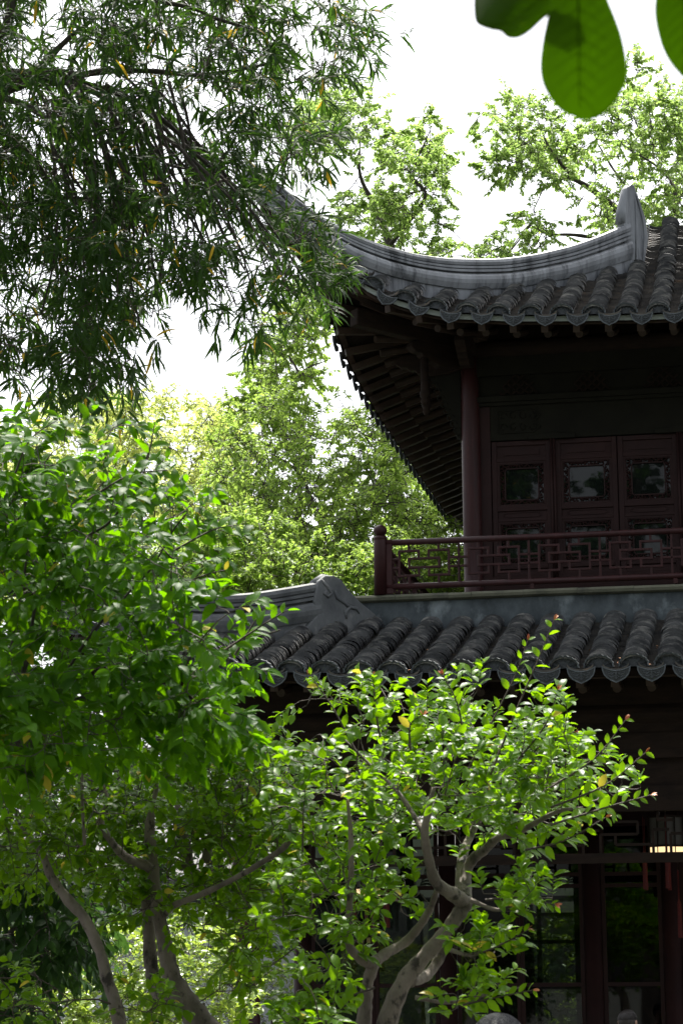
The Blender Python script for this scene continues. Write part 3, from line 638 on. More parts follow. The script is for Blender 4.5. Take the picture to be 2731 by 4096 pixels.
# ---- dead leaves caught in the valleys of the lower roof and on the balcony ledge
rg = np.random.default_rng(77); mb = MB()
for i in range(170):
    k = rg.integers(0, len(fl)); a = fl[k]
    if rg.random() > max(a, 0)**1.5/14.7: continue
    b = rg.uniform(-.02, 1.6)**1.0; p = LO.pt(a+rg.normal(0, .018), b*rg.random(), .035+rg.uniform(0, .02)); t = nrm(rg.normal(0, 1, 3)*[1, 1, .3]); s = nrm(np.cross(t, (0, -.3, 1))); L_ = rg.uniform(.02, .045)
    mb.add([p, p+t*L_*.5+s*L_*.28+[0, 0, .006], p+t*L_, p+t*L_*.5-s*L_*.28+[0, 0, .004]], [(0, 1, 2, 3)], rg.random())
tag(mb.build('dead_leaves', mat('dry_leaf', (.30, .13, .06), (.42, .24, .13), 30, .8, attr=.4)), kind='stuff')
# ================================================================ vegetation
def in_poly(P, poly):
    x, y = P[:, 0], P[:, 1]; ins = np.zeros(len(P), bool); n = len(poly)
    for i in range(n):
        x0, y0 = poly[i]; x1, y1 = poly[(i+1) % n]
        c = ((y0 > y) != (y1 > y)) & (x < (x1-x0)*(y-y0)/((y1-y0) or 1e-9)+x0); ins ^= c
    return ins
def sample(poly, n, Y0, Y1, rg, holes=(), clump=None):
    """n points of a crown whose outline, seen from the photograph's place, is poly, spread over its real depth Y0..Y1"""
    poly = np.array(poly, float); lo, hi = poly.min(0), poly.max(0); out = []
    while len(out) < n:
        q = rg.uniform(lo, hi, (n*3, 2)); q = q[in_poly(q, poly.tolist())]
        for h in holes: q = q[((q[:, 0]-h[0])/h[2])**2+((q[:, 1]-h[1])/h[3])**2 > 1]
        out += q.tolist()
    if clump:
        per, rad = clump; m = max(4, n//per); q = np.array(out[:m]); Y = rg.uniform(Y0, Y1, m)
        C = np.array([at(a, b, Y=y) for (a, b), y in zip(q, Y)]); r = rad*rg.uniform(.6, 1.3, m)
        v = nrm_rows(rg.normal(0, 1, (m*per, 3)))*rg.uniform(.1, 1, (m*per, 1))**.45
        return np.repeat(C, per, 0)+v*np.repeat(r, per)[:, None]*[1, 1, .72]
    q = np.array(out[:n]); Y = rg.uniform(Y0, Y1, n)
    return np.array([at(a, b, Y=y) for (a, b), y in zip(q, Y)])
def px_path(pts, Y):
    Y = np.broadcast_to(Y, (len(pts),)); return np.array([at(a, b, Y=y) for (a, b), y in zip(pts, Y)])
TEMPL = {
 # (along, across, lift) rows; faces built between the three columns
 'oval': [(0, 0, 0), (.18, .34, .0), (.45, .5, .02), (.75, .36, .0), (1, 0, -.08)],
 'lance': [(0, 0, 0), (.25, .42, .03), (.55, .5, .03), (.8, .3, -.02), (1, 0, -.12)],
 'simple': [(0, 0, 0), (.45, .5, .03), (1, 0, -.06)],
}
def leaf_mesh(name, mat_, B, D, Nn, L, W, rnd, kind='oval', fold=.25, curl=.0, rg=None, parent=None):
    """one mesh of many leaves: bases B, directions D, face normals Nn, lengths L, widths W"""
    st = TEMPL[kind]; k = len(st)
    D = D/np.linalg.norm(D, axis=1, keepdims=True)
    S = np.cross(D, Nn); S /= np.maximum(np.linalg.norm(S, axis=1, keepdims=True), 1e-6); U = np.cross(S, D)
    n = len(B); L = np.broadcast_to(L, n)[:, None]; W = np.broadcast_to(W, n)[:, None]
    cu = (rg.normal(curl, .12, n) if rg is not None else np.full(n, curl))[:, None]
    cols = []
    for (a, w_, l) in st:
        c = B+D*L*a+U*L*(l-cu*a*a)
        if w_ == 0: cols.append([c])
        else: cols.append([c-S*W*w_+U*W*w_*fold, c, c+S*W*w_+U*W*w_*fold])
    V = np.stack([p for c in cols for p in c], 1)          # n, m, 3
    m = V.shape[1]; idx = []; base = 0
    offs = []
    for c in cols: offs.append((base, len(c))); base += len(c)
    F = []
    for (o0, c0), (o1, c1) in zip(offs[:-1], offs[1:]):
        if c0 == 1: F += [[o0, o1+1, o1], [o0, o1+2, o1+1]]
        elif c1 == 1: F += [[o0, o0+1, o1], [o0+1, o0+2, o1]]
        else: F += [[o0, o0+1, o1+1], [o0, o1+1, o1], [o0+1, o0+2, o1+2], [o0+1, o1+2, o1+1]]
    F = np.array(F); nf = len(F)
    FF = (F[None]+(np.arange(n)*m)[:, None, None]).reshape(-1, 3)
    me = bpy.data.meshes.new(name); me.vertices.add(n*m); me.vertices.foreach_set('co', V.astype(np.float32).ravel())
    me.loops.add(FF.size); me.loops.foreach_set('vertex_index', FF.astype(np.int32).ravel())
    me.polygons.add(len(FF)); me.polygons.foreach_set('loop_start', np.arange(0, FF.size, 3, dtype=np.int32)); me.polygons.foreach_set('loop_total', np.full(len(FF), 3, np.int32))
    me.materials.append(mat_)
    a = me.attributes.new('rnd', 'FLOAT', 'FACE'); a.data.foreach_set('value', np.repeat(rnd, nf).astype(np.float32))
    me.update(calc_edges=True); me.shade_smooth()
    return link(bpy.data.objects.new(name, me), parent)
def grow(limbs, pts, rg, sag=.0, rmin=.0025, rk=.012, back=.25):
    """join scattered twig points to the limbs, nearest first; returns tubes and the outward direction at each point"""
    nodes = []; root = limbs[0][0][0]
    for P, r in limbs:
        r = np.broadcast_to(r, len(P))
        for p in P: nodes.append(p)
    nodes = np.array(nodes); dist = np.min(np.linalg.norm(pts[:, None]-nodes[None], axis=2), axis=1) if len(pts)*len(nodes) < 4e7 else np.linalg.norm(pts-root, axis=1)
    order = np.argsort(dist); tubes = []; dirs = np.zeros_like(pts)
    cap = len(nodes)+len(pts)*3; buf = np.zeros((cap, 3)); buf[:len(nodes)] = nodes; cnt = len(nodes)
    for i in order:
        p = pts[i]; d = buf[:cnt]-p; dd = np.einsum('ij,ij->i', d, d)
        # prefer attachment points that lie back towards the root
        cand = np.argpartition(dd, min(12, cnt-1))[:12]
        out = nrm(p-root); sc_ = np.sqrt(dd[cand])*(1+back*(d[cand]@out)/np.maximum(np.sqrt(dd[cand]), 1e-6))
        j = cand[np.argmin(sc_)]; q = buf[j].copy(); ln = math.sqrt(dd[j])
        perp = rg.normal(0, 1, 3)*ln*.10
        m1 = q+(p-q)*.35+perp+np.array([0, 0, sag*ln]); m2 = q+(p-q)*.7+perp*.8+np.array([0, 0, sag*ln*.8])
        r0 = min(.03, rmin+rk*ln); tubes.append((np.array([q, m1, m2, p]), np.array([r0, r0*.8, r0*.6, rmin])))
        buf[cnt] = m1; buf[cnt+1] = m2; buf[cnt+2] = p; cnt += 3
        dirs[i] = nrm(p-m2)
    return tubes, dirs
def branch_obj(name, mat_, parent, limbs, tubes, n=5, nl=12, smooth=True):
    mb = MB()
    for P, r in limbs:
        r = np.broadcast_to(r, len(P)).astype(float); Q = smooth_path(P, 5); rr = np.interp(np.linspace(0, 1, len(Q)), np.linspace(0, 1, len(P)), r)
        rr = rr*(1+.07*np.sin(np.arange(len(Q))*2.1+len(P)*3)+.05*np.sin(np.arange(len(Q))*5.3)); mb.tube(Q, rr, nl)
    for P, r in tubes: mb.tube(P, r, n, caps=False)
    return mb.build(name, mat_, parent, smooth=smooth)
def twig_leaves(P, D, rg, n, ln, L, W, droop=.3, spread=.9, whorl=False, up=(0, 0, 1), start=.15, tiprnd=None):
    """leaves alternate along short twigs that start at P in direction D; returns leaf arrays and the twig lines"""
    m = len(P); D = D+rg.normal(0, .35, D.shape); D /= np.linalg.norm(D, axis=1, keepdims=True)
    ln = ln*rg.uniform(.6, 1.3, m); tips = P+D*ln[:, None]+np.array([0, 0, -1])*(droop*ln**1)[:, None]*.5
    B, DD, NN, LL, WW = [], [], [], [], []; upv = np.array(up, float)
    for k in range(n):
        f = start+(1-start)*(k+.5)/n if not whorl else 1-.16*(k//3)*1.0
        a = (k*math.pi if not whorl else k*2.4)+rg.normal(0, .45, m)
        pos = P*(1-f)+tips*f; t = nrm_rows(tips-P)
        s = nrm_rows(np.cross(t, upv+rg.normal(0, .15, (m, 3)))); u = np.cross(s, t)
        sp = spread*rg.uniform(.7, 1.3, m)
        d = t*np.cos(sp)[:, None]+(s*np.cos(a)[:, None]+u*np.sin(a)[:, None])*np.sin(sp)[:, None]
        d = nrm_rows(d+np.array([0, 0, -1])*(droop*rg.uniform(.3, 1.3, m))[:, None])
        nn = nrm_rows(upv+rg.normal(0, .38, (m, 3))+t*.15)
        size = rg.uniform(.65, 1.15, m)*(1-.25*(f > .9))
        B.append(pos); DD.append(d); NN.append(nn); LL.append(L*size); WW.append(W*size)
    tw = [np.array([p, (p+q)/2+np.array([0, 0, .02*l]), q]) for p, q, l in zip(P, tips, ln)]
    return [np.concatenate(x) for x in (B, DD, NN, LL, WW)], tw
def nrm_rows(v): return v/np.maximum(np.linalg.norm(v, axis=1, keepdims=True), 1e-9)
def plant(name, label, cat, base, limbs, pts, rg, leafm, barkm, twm, n, ln, L, W, kind, group=None, droop=.3, spread=.9, whorl=False, sag=0, nl=12, rk=.012, rmin=.0025, trunk='trunk', crown='crown', fold=.25, bias=None, curl=.1, extra=None, ntube=4, start=.15, normal_up=(0, 0, 1), tips=None):
    T = empty(name, base, label, cat, group)
    tubes, dirs = grow(limbs, pts, rg, sag, rk=rk, rmin=rmin)
    if bias is not None: dirs = nrm_rows(dirs+np.array(bias))
    if extra:                                     # long shoots that leave the crown
        for (Q, k_) in extra:
            Q = smooth_path(Q, 4); tubes.append((Q, np.linspace(.004, .0014, len(Q))))
    A, tw = twig_leaves(pts, dirs, rg, n, ln, L, W, droop, spread, whorl, up=normal_up, start=start)
    if extra:
        for (Q, k_) in extra:
            Q = smooth_path(Q, 8); idx = np.linspace(len(Q)*.12, len(Q)-1.01, k_); P = np.array([Q[int(i)]*(1-(i % 1))+Q[min(int(i)+1, len(Q)-1)]*(i % 1) for i in idx])
            t = nrm_rows(np.array([Q[min(int(i)+1, len(Q)-1)]-Q[max(int(i)-1, 0)] for i in idx])); s = nrm_rows(np.cross(t, [0, -1., .3])); sg = np.where(np.arange(k_) % 2 == 0, 1, -1)[:, None]
            d = nrm_rows(t*.75+s*sg*.8+rg.normal(0, .2, t.shape)+[0, 0, -.1]); sz = np.linspace(1.15, .6, k_)*rg.uniform(.8, 1.15, k_)
            for i_, v in enumerate((P, d, nrm_rows(np.array([0, -.55, .8])+rg.normal(0, .4, t.shape)), L*sz, W*sz)): A[i_] = np.concatenate([A[i_], v])
    tubes2 = [(q, np.array([rmin, rmin*.85, rmin*.6])) for q in tw]
    if isinstance(barkm, tuple): bm, tm = barkm
    else: bm = tm = barkm
    branch_obj(trunk, bm, T, limbs, [], nl=nl)
    mb = MB()
    for P, r in tubes: mb.tube(P, r, ntube, caps=False)
    for P, r in tubes2: mb.tube(P, r, 3, caps=False)
    mb.build('twigs', tm, T, smooth=True)
    if tips:
        E_ = np.repeat(np.array([Q[-1] for Q, _ in extra]), 3, 0); e_ = np.repeat(nrm_rows(np.array([Q[-1]-Q[-2] for Q, _ in extra])), 3, 0)
        leaf_mesh('young_leaves', tips, E_, e_+rg.normal(0, .35, e_.shape), nrm_rows(np.array([0, -.6, .7])+rg.normal(0, .4, e_.shape)), L*.42, W*.35, rg.uniform(0, 1, len(E_)), kind, fold, 0, rg, T)
    B, D, Nn, LL, WW = A
    leaf_mesh(crown, leafm, B, D, Nn, LL, WW, rg.uniform(0, 1, len(B)), kind, fold, curl, rg, T)
    return T
LF_bg = leafmat('camphor_leaves', (.12, .21, .045), (.23, .33, .08), (.40, .58, .14), rough=.5, spec=.2, tw=.55)
LF_bg2 = leafmat('camphor_leaves_deeper', (.10, .18, .03), (.21, .31, .055), (.37, .54, .09), rough=.5, spec=.2, tw=.55)
LF_far = leafmat('young_yellow_leaves', (.26, .34, .08), (.40, .45, .12), (.58, .68, .16), rough=.55, spec=.2, tw=.55)
LF_ol = leafmat('narrow_leaves', (.014, .036, .012), (.034, .076, .017), (.07, .16, .015), rough=.55, spec=.13, tw=.42, old=(.60, .40, .03), oldw=.013)
LF_sh = leafmat('broad_shrub_leaves', (.020, .072, .003), (.05, .135, .006), (.17, .41, .002), rough=.5, spec=.14, tw=.55, old=(.42, .36, .03), oldw=.008)
LF_cr = leafmat('small_glossy_leaves', (.030, .090, .004), (.09, .19, .008), (.25, .48, .003), rough=.38, spec=.24, tw=.55, old=(.50, .42, .04), oldw=.012)
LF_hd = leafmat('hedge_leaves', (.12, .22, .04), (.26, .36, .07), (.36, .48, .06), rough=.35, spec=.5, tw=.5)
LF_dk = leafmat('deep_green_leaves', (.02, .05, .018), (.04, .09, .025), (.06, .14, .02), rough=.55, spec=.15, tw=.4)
LF_big = leafmat('large_leaf', (.018, .042, .004), (.035, .07, .006), (.19, .32, .003), rough=.7, spec=.06, tw=.62)
# ---- trees standing behind the pavilion
def bg_tree(seed, label, Y, poly, npt, limbs_px, n=26, L=.082, W=.044, ln=.26, mt=LF_bg, dY=2.2, holes=(), ground_px=None, group='pale green trees beyond the roofs', r0=.075, dens=1.3, cl=(12, .30)):
    rg = np.random.default_rng(seed); pts = sample(poly, int(npt*dens), Y-dY, Y+dY, rg, holes, cl)
    limbs = []
    for i, l in enumerate(limbs_px):
        P = px_path(l, Y+np.cumsum(rg.normal(0, .25, len(l)))); limbs.append((P, np.linspace(r0*(1 if i == 0 else .45), r0*.12, len(P))))
    b = limbs[0][0][0]; base = (b[0], b[1], 0)
    limbs.insert(0, (np.array([[b[0]+.2, b[1], -.2], [b[0]-.1, b[1], b[2]*.5], b]), np.array([r0*1.5, r0*1.2, r0])))
    return plant('camphor_tree', label, 'tree', base, limbs, pts, rg, mt, (M_dbark, M_dbark), None, n, ln, L, W, 'simple', group, droop=.45, spread=1.0, nl=8, rk=.010, rmin=.006, bias=(0, 0, .2), ntube=3)
bg_tree(1, 'pale green tree rising behind the upturned ridge end at the right', 31, [(1960, 430), (2040, 370), (2100, 380), (2240, 400), (2440, 300), (2500, 250), (2640, 310), (2900, 300), (2900, 960), (2450, 960), (2300, 860), (2160, 980), (1960, 1060), (1940, 930), (2030, 800), (1960, 640), (1950, 540)], 900,
        [[(2640, 1150), (2520, 900), (2420, 800), (2300, 720), (2180, 690), (2130, 620)], [(2520, 900), (2500, 760), (2440, 660), (2380, 560)], [(2640, 1150), (2700, 800), (2640, 680), (2520, 600)], [(2420, 960), (2300, 940), (2190, 935), (2120, 900)], [(2300, 720), (2200, 600), (2150, 480)]],
        holes=((2060, 760, 110, 90), (2230, 830, 110, 70), (1990, 880, 60, 70), (2560, 740, 50, 40), (2330, 900, 60, 40)))
bg_tree(2, 'pale green tree showing above the middle of the curved ridge', 30, [(1240, 400), (1420, 360), (1520, 440), (1590, 560), (1680, 470), (1740, 450), (1770, 580), (1790, 700), (1770, 830), (1740, 880), (1700, 980), (1800, 990), (1950, 1000), (2000, 1080), (1700, 1100), (1400, 1000), (1300, 860), (1180, 760), (1200, 560)], 620,
        [[(1600, 1200), (1560, 980), (1500, 830), (1440, 700), (1440, 560)], [(1560, 980), (1700, 790), (1650, 700), (1720, 520)], [(1500, 830), (1620, 780), (1700, 760)]],
        holes=((1330, 700, 90, 90), (1590, 500, 40, 60), (1620, 920, 70, 50)))
bg_tree(3, 'green tree branch seen between the narrow-leaved tree and the side eave', 31.5, [(1160, 1130), (1300, 1150), (1330, 1330), (1260, 1400), (1320, 1480), (1200, 1600), (1230, 1660), (950, 1800), (960, 1560), (1010, 1420), (990, 1390), (1130, 1300)], 400,
        [[(1200, 1900), (1130, 1700), (1200, 1500), (1310, 1440)], [(1200, 1500), (1130, 1350), (1220, 1230)]], mt=LF_bg2, r0=.045)
bg_tree(4, 'big dense green tree filling the space below the side eave', 29, [(920, 1730), (1020, 1560), (1200, 1620), (1330, 1680), (1400, 1640), (1480, 1640), (1640, 1800), (1860, 2100), (1900, 2420), (880, 2420), (820, 2100)], 2300,
        [[(1400, 2600), (1380, 2300), (1300, 2150), (1150, 2050)], [(1700, 2220), (1600, 2150), (1440, 2090), (1350, 2060)], [(1380, 2300), (1500, 2000), (1450, 1850)], [(1300, 2150), (1200, 1900), (1060, 1800)], [(1500, 2200), (1580, 2170), (1700, 2190)]], mt=LF_bg2, dY=2.6, n=16)
bg_tree(5, 'far yellow-green tree low on the skyline at the left', 38, [(-100, 1700), (100, 1720), (300, 1630), (500, 1600), (700, 1560), (840, 1640), (960, 1640), (1000, 1900), (1000, 2450), (-100, 2450)], 2300,
        [[(500, 2600), (520, 2200), (480, 1950), (560, 1750)], [(520, 2200), (760, 2000), (860, 1800)], [(520, 2200), (250, 1950), (150, 1800)]], mt=LF_far, dY=3, n=16, L=.10, W=.055, ln=.4)
bg_tree(6, 'tree with young leaves directly behind the lower ridge', 25, [(560, 2300), (700, 2200), (860, 2080), (1000, 2100), (1200, 2150), (1400, 2250), (1700, 2200), (1900, 2250), (1900, 2450), (560, 2450)], 800,
        [[(900, 2600), (900, 2400), (1000, 2300)], [(900, 2400), (1300, 2330), (1700, 2300)]], mt=LF_bg2, dY=1.2)
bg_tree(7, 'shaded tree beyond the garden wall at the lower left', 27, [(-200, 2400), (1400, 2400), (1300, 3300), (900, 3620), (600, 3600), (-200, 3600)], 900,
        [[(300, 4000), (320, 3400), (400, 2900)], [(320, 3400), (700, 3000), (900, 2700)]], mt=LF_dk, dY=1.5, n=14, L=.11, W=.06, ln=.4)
# ---- narrow-leaved tree, upper left
rg = np.random.default_rng(11)
YO = 10.0
ol_poly = [(-150, -120), (1420, -120), (1500, 60), (1530, 130), (1440, 260), (1390, 330), (1240, 330), (1290, 450), (1370, 560), (1230, 640), (1200, 720), (1330, 790), (1440, 880), (1330, 960), (1290, 1010), (1420, 1090), (1400, 1190), (1240, 1180), (1220, 1290), (1040, 1380), (1000, 1330), (860, 1380), (640, 1350), (620, 1480), (560, 1560), (400, 1570), (330, 1660), (180, 1570), (0, 1480), (-150, 1500)]
ol_poly = [(x-75 if x > 600 else x, y-45 if y > 1300 else y) for x, y in ol_poly]
pts = sample(ol_poly, 2000, YO-1.0, YO+1.1, rg, clump=(5, .13), holes=((1150, 830, 70, 60), (1230, 420, 60, 70), (760, 1290, 110, 60), (1190, 1330, 60, 30), (560, 1390, 40, 40), (1100, 1180, 70, 50), (1130, 640, 45, 45)))
pts = np.concatenate([pts, sample([(-1300, -1500), (700, -1300), (1100, -120), (-150, -120), (-150, 1500), (-1500, 1300)], 1500, 8.6, 11.3, rg)])  # the rest of its crown, above and left of the frame
lim = [(px_path([(-400, 480), (-150, 390), (0, 340), (120, 310), (280, 310), (330, 318)], YO), np.array([.10, .075, .06, .05, .038, .03])),
       (px_path([(280, 310), (420, 285), (620, 285), (800, 300), (1000, 270), (1150, 240)], YO), np.array([.018, .017, .013, .011, .008, .005])),
       (px_path([(250, 320), (400, 380), (540, 500), (640, 640), (760, 680)], [10, 9.9, 9.8, 9.7, 9.6]), np.array([.018, .014, .011, .008, .005])),
       (px_path([(230, 330), (290, 450), (340, 640), (400, 860), (420, 1050)], [10, 10.1, 10.2, 10.3, 10.4]), np.array([.018, .014, .012, .009, .006])),
       (px_path([(260, 320), (350, 420), (420, 580), (480, 800), (520, 1100), (560, 1300)], [10, 9.8, 9.7, 9.6, 9.6, 9.6]), np.array([.016, .013, .011, .009, .007, .004])),
       (px_path([(0, 385), (120, 430), (250, 520), (360, 570), (560, 560)], [10, 9.9, 9.8, 9.7, 9.6]), np.array([.02, .015, .012, .009, .006])),
       (px_path([(-200, 420), (0, 500), (180, 700), (300, 900), (330, 1150)], [10, 10, 10.1, 10.2, 10.3]), np.array([.03, .02, .014, .01, .006])),
       (px_path([(100, 320), (180, 250), (280, 150), (400, 60)], YO), np.array([.025, .018, .013, .008])),
       (px_path([(0, 150), (40, 60), (60, -100)], 9.7), np.array([.02, .022, .02])),
       (px_path([(330, 330), (520, 400), (700, 560), (820, 760), (900, 950), (980, 1080)], [10, 10, 9.9, 9.9, 9.8, 9.8]), np.array([.016, .013, .011, .009, .007, .004])),
       (px_path([(420, 340), (640, 470), (820, 640), (1000, 800), (1120, 960), (1250, 1150), (1370, 1130)], [10, 10.1, 10.1, 10, 9.9, 9.8, 9.7]), np.array([.015, .012, .010, .008, .007, .005, .003])),
       (px_path([(60, 820), (160, 800), (280, 790), (400, 800)], 9.6), np.array([.007, .008, .007, .004])),
       (px_path([(600, 0), (760, 30), (880, 80), (1040, 130), (1200, 230)], 9.8), np.array([.012, .010, .008, .006, .004]))]
rgl = np.random.default_rng(41)
for k in range(60):                              # long whippy shoots arching down and to the right
    s = rgl.uniform([150, 280], [750, 600]); a = rgl.uniform(.6, 1.45); l = rgl.uniform(450, 850); y0 = rgl.uniform(9.2, 10.8)
    q = [(s[0]+l*t*math.cos(a+t*.25), s[1]+l*t*math.sin(a+t*.25)) for t in (0, .25, .5, .75, 1)]
    if q[-1][1] < 1480 and q[-1][0] < 1250: lim.append((px_path(q, y0), np.linspace(.009, .003, 5)))
lim.insert(0, (np.array([[-4.2, 10.2, -.2], [-4.1, 10.1, 2.5], lim[0][0][0]]), np.array([.16, .13, .10])))
plant('oleander_tree', 'narrow-leaved dark green tree arching in from the upper left', 'tree', (-4.2, 10.2, 0), lim, pts, rg, LF_ol, (M_dbark, M_twig), None, 11, .10, .120, .0140, 'lance', droop=.12, spread=.85, whorl=True, sag=.12, rk=.006, rmin=.0022, bias=(.25, 0, -.05), curl=.18, fold=.15, normal_up=(.1, -.5, .8))
# ---- broad-leaved shrub, left
rg = np.random.default_rng(12)
YS = 7.0
sh_poly = [(-150, 1640), (60, 1680), (250, 1640), (330, 1700), (480, 1720), (590, 1650), (640, 1700), (610, 1850), (700, 1860), (720, 1980), (620, 2020), (700, 2080), (900, 2080), (955, 2110), (950, 2230), (860, 2260), (740, 2350), (820, 2460), (920, 2500), (990, 2540), (960, 2620), (930, 2700), (960, 2850), (900, 2950), (600, 3000), (-150, 3060)]
sh_poly = [(x-95 if x > 250 else x, y+45 if y < 2000 else y) for x, y in sh_poly]
pts = sample(sh_poly, 860, YS-.3, YS+1.0, rg, clump=(7, .15), holes=((430, 1760, 60, 60), (480, 1990, 90, 40), (780, 2180, 60, 40), (560, 2200, 50, 30), (880, 2360, 60, 50)))
pts = np.concatenate([pts, sample([(-120, 1950), (330, 2020), (420, 2150), (420, 2350), (-120, 2420)], 120, YS-.3, YS+.5, rg)]); lim = []
for q, r in (([(-340, 4300), (-220, 3400), (20, 2868), (130, 2600), (232, 2329), (332, 2163), (448, 2080), (560, 1900), (610, 1760)], .010), ([(-330, 4300), (-200, 3300), (180, 2850), (260, 2700), (373, 2528), (531, 2354), (614, 2263), (688, 2130), (750, 2050)], .008),
             ([(-330, 4300), (-190, 3300), (40, 2850), (110, 2600), (160, 2300), (190, 2050), (180, 1850)], .010), ([(-330, 4300), (-210, 3300), (100, 2950), (300, 2800), (600, 2750), (830, 2640), (1000, 2560), (1120, 2520)], .010), ([(-340, 4300), (-180, 3300), (0, 2850), (60, 2500), (110, 2200), (90, 1900)], .010)):
    lim.append((px_path(q, YS+np.linspace(.5, 0, len(q))), np.linspace(r, r*.25, len(q))))
ext = [(px_path([(560, 1950), (600, 1800), (620, 1690)], YS), 9), (px_path([(700, 2200), (850, 2120), (950, 2100)], YS-.1), 10), (px_path([(350, 2000), (520, 1900), (680, 1880)], YS-.2), 10), (px_path([(900, 2600), (1050, 2500), (1150, 2440)], YS-.2), 9),
       (px_path([(60, 1900), (120, 1760), (230, 1680)], YS-.2), 8), (px_path([(700, 2350), (820, 2300), (900, 2280)], YS), 8), (px_path([(940, 2620), (1010, 2500), (1060, 2430)], YS-.1), 7)]
plant('broadleaf_shrub', 'tall shrub with broad pointed leaves filling the left side', 'shrub', (lim[0][0][0][0], YS+.5, 0), lim, pts, rg, LF_sh, (M_dbark, M_twig), None, 9, .12, .066, .031, 'oval', droop=.45, spread=.85, sag=.05, rk=.008, rmin=.0016, trunk='stems', crown='foliage', bias=(.35, -.1, .45), curl=.12, extra=ext, nl=8, normal_up=(.1, -.55, .8))
# ---- pale-barked tree, lower middle
rg = np.random.default_rng(13)
YT = 7.5
A_ = [(1400, 4900), (1480, 4400), (1547, 4096), (1610, 3936), (1683, 3842), (1766, 3748), (1828, 3665), (1862, 3613)]
lim = [(px_path(A_, YT), np.array([.042, .037, .033, .030, .026, .024, .024, .025])),
       (px_path([(1862, 3613), (1818, 3582), (1745, 3530), (1714, 3436), (1698, 3332), (1716, 3228), (1735, 3150)], [7.5, 7.45, 7.4, 7.35, 7.3, 7.3, 7.3]), np.array([.027, .024, .019, .016, .014, .011, .006])),
       (px_path([(1862, 3613), (1862, 3499), (1891, 3436), (1932, 3405), (1990, 3353), (2067, 3332), (2140, 3291), (2234, 3244), (2330, 3230)], [7.5, 7.6, 7.6, 7.6, 7.55, 7.5, 7.45, 7.4, 7.4]), np.array([.024, .019, .018, .016, .012, .011, .009, .007, .003])),
       (px_path([(1640, 3925), (1700, 3905), (1740, 3860), (1778, 3790), (1795, 3700)], [7.5, 7.6, 7.65, 7.65, 7.6]), np.array([.021, .018, .017, .015, .009])),
       (px_path([(1400, 4900), (1430, 4400), (1454, 4096), (1464, 3998), (1469, 3936), (1495, 3850)], 7.55), np.array([.036, .028, .025, .022, .020, .021])),
       (px_path([(1495, 3850), (1547, 3811), (1620, 3769), (1683, 3696), (1724, 3624), (1745, 3560)], [7.55, 7.6, 7.65, 7.65, 7.65, 7.6]), np.array([.020, .017, .016, .014, .012, .008])),
       (px_path([(1495, 3850), (1454, 3842), (1396, 3780), (1396, 3644), (1404, 3488), (1402, 3332), (1390, 3200)], [7.55, 7.5, 7.45, 7.45, 7.4, 7.4, 7.4]), np.array([.022, .018, .014, .011, .010, .008, .005])),
       (px_path([(1840, 3600), (1850, 3420), (1900, 3300), (1940, 3150), (2000, 2980)], [7.5, 7.7, 7.8, 7.8, 7.8]), np.array([.022, .016, .012, .009, .005])),
       (px_path([(1700, 3340), (1600, 3180), (1480, 3060), (1380, 2960)], [7.3, 7.4, 7.5, 7.5]), np.array([.010, .007, .005, .003])),
       (px_path([(1660, 3990), (1800, 4010), (1940, 3980), (2080, 3950)], 7.4), np.array([.008, .006, .005, .003])),
       (px_path([(1800, 3800), (1880, 3820), (1960, 3790), (2060, 3760)], 7.4), np.array([.008, .006, .005, .003])),
       (px_path([(1880, 3600), (1990, 3640), (2080, 3610), (2180, 3620)], 7.3), np.array([.008, .006, .005, .003]))]
cp = [[(1180, 2960), (1280, 2760), (1400, 2830), (1520, 2760), (1680, 2880), (1780, 2860), (1960, 2760), (2120, 2780), (2170, 2900), (2260, 2980), (2380, 3020), (2420, 3160), (2330, 3260), (2260, 3330), (2060, 3430), (1930, 3420), (1880, 3400), (1800, 3330), (1760, 3420), (1640, 3330), (1560, 3420), (1440, 3400), (1380, 3500), (1240, 3400), (1150, 3200)],
      [(1180, 3420), (1340, 3440), (1560, 3500), (1640, 3620), (1560, 3700), (1480, 3640), (1360, 3760), (1300, 3900), (1180, 3850), (1120, 3620)],
      [(1920, 3540), (2100, 3520), (2230, 3590), (2060, 3660), (1920, 3640)], [(1800, 3700), (2000, 3700), (2100, 3770), (1980, 3850), (1850, 3900), (1780, 3830)], [(1780, 3950), (2000, 3930), (2080, 3960), (1950, 4030), (1800, 4060)], [(1160, 3900), (1380, 3960), (1330, 4150), (1100, 4150)]]
pts = np.concatenate([sample(p, n_, a, b, rg, h_, (6, .13) if n_ > 100 else None) for p, n_, a, b, h_ in ((cp[0], 440, 7.15, 8.35, ((1700, 3400, 40, 60), (2060, 3350, 50, 25))), (cp[1], 101, 7.2, 7.9, ((1470, 3600, 60, 60),)), (cp[2], 18, 7.1, 7.4, ()), (cp[3], 20, 7.2, 7.6, ()), (cp[4], 14, 7.2, 7.5, ()), (cp[5], 26, 7, 7.4, ()))])
ext = []
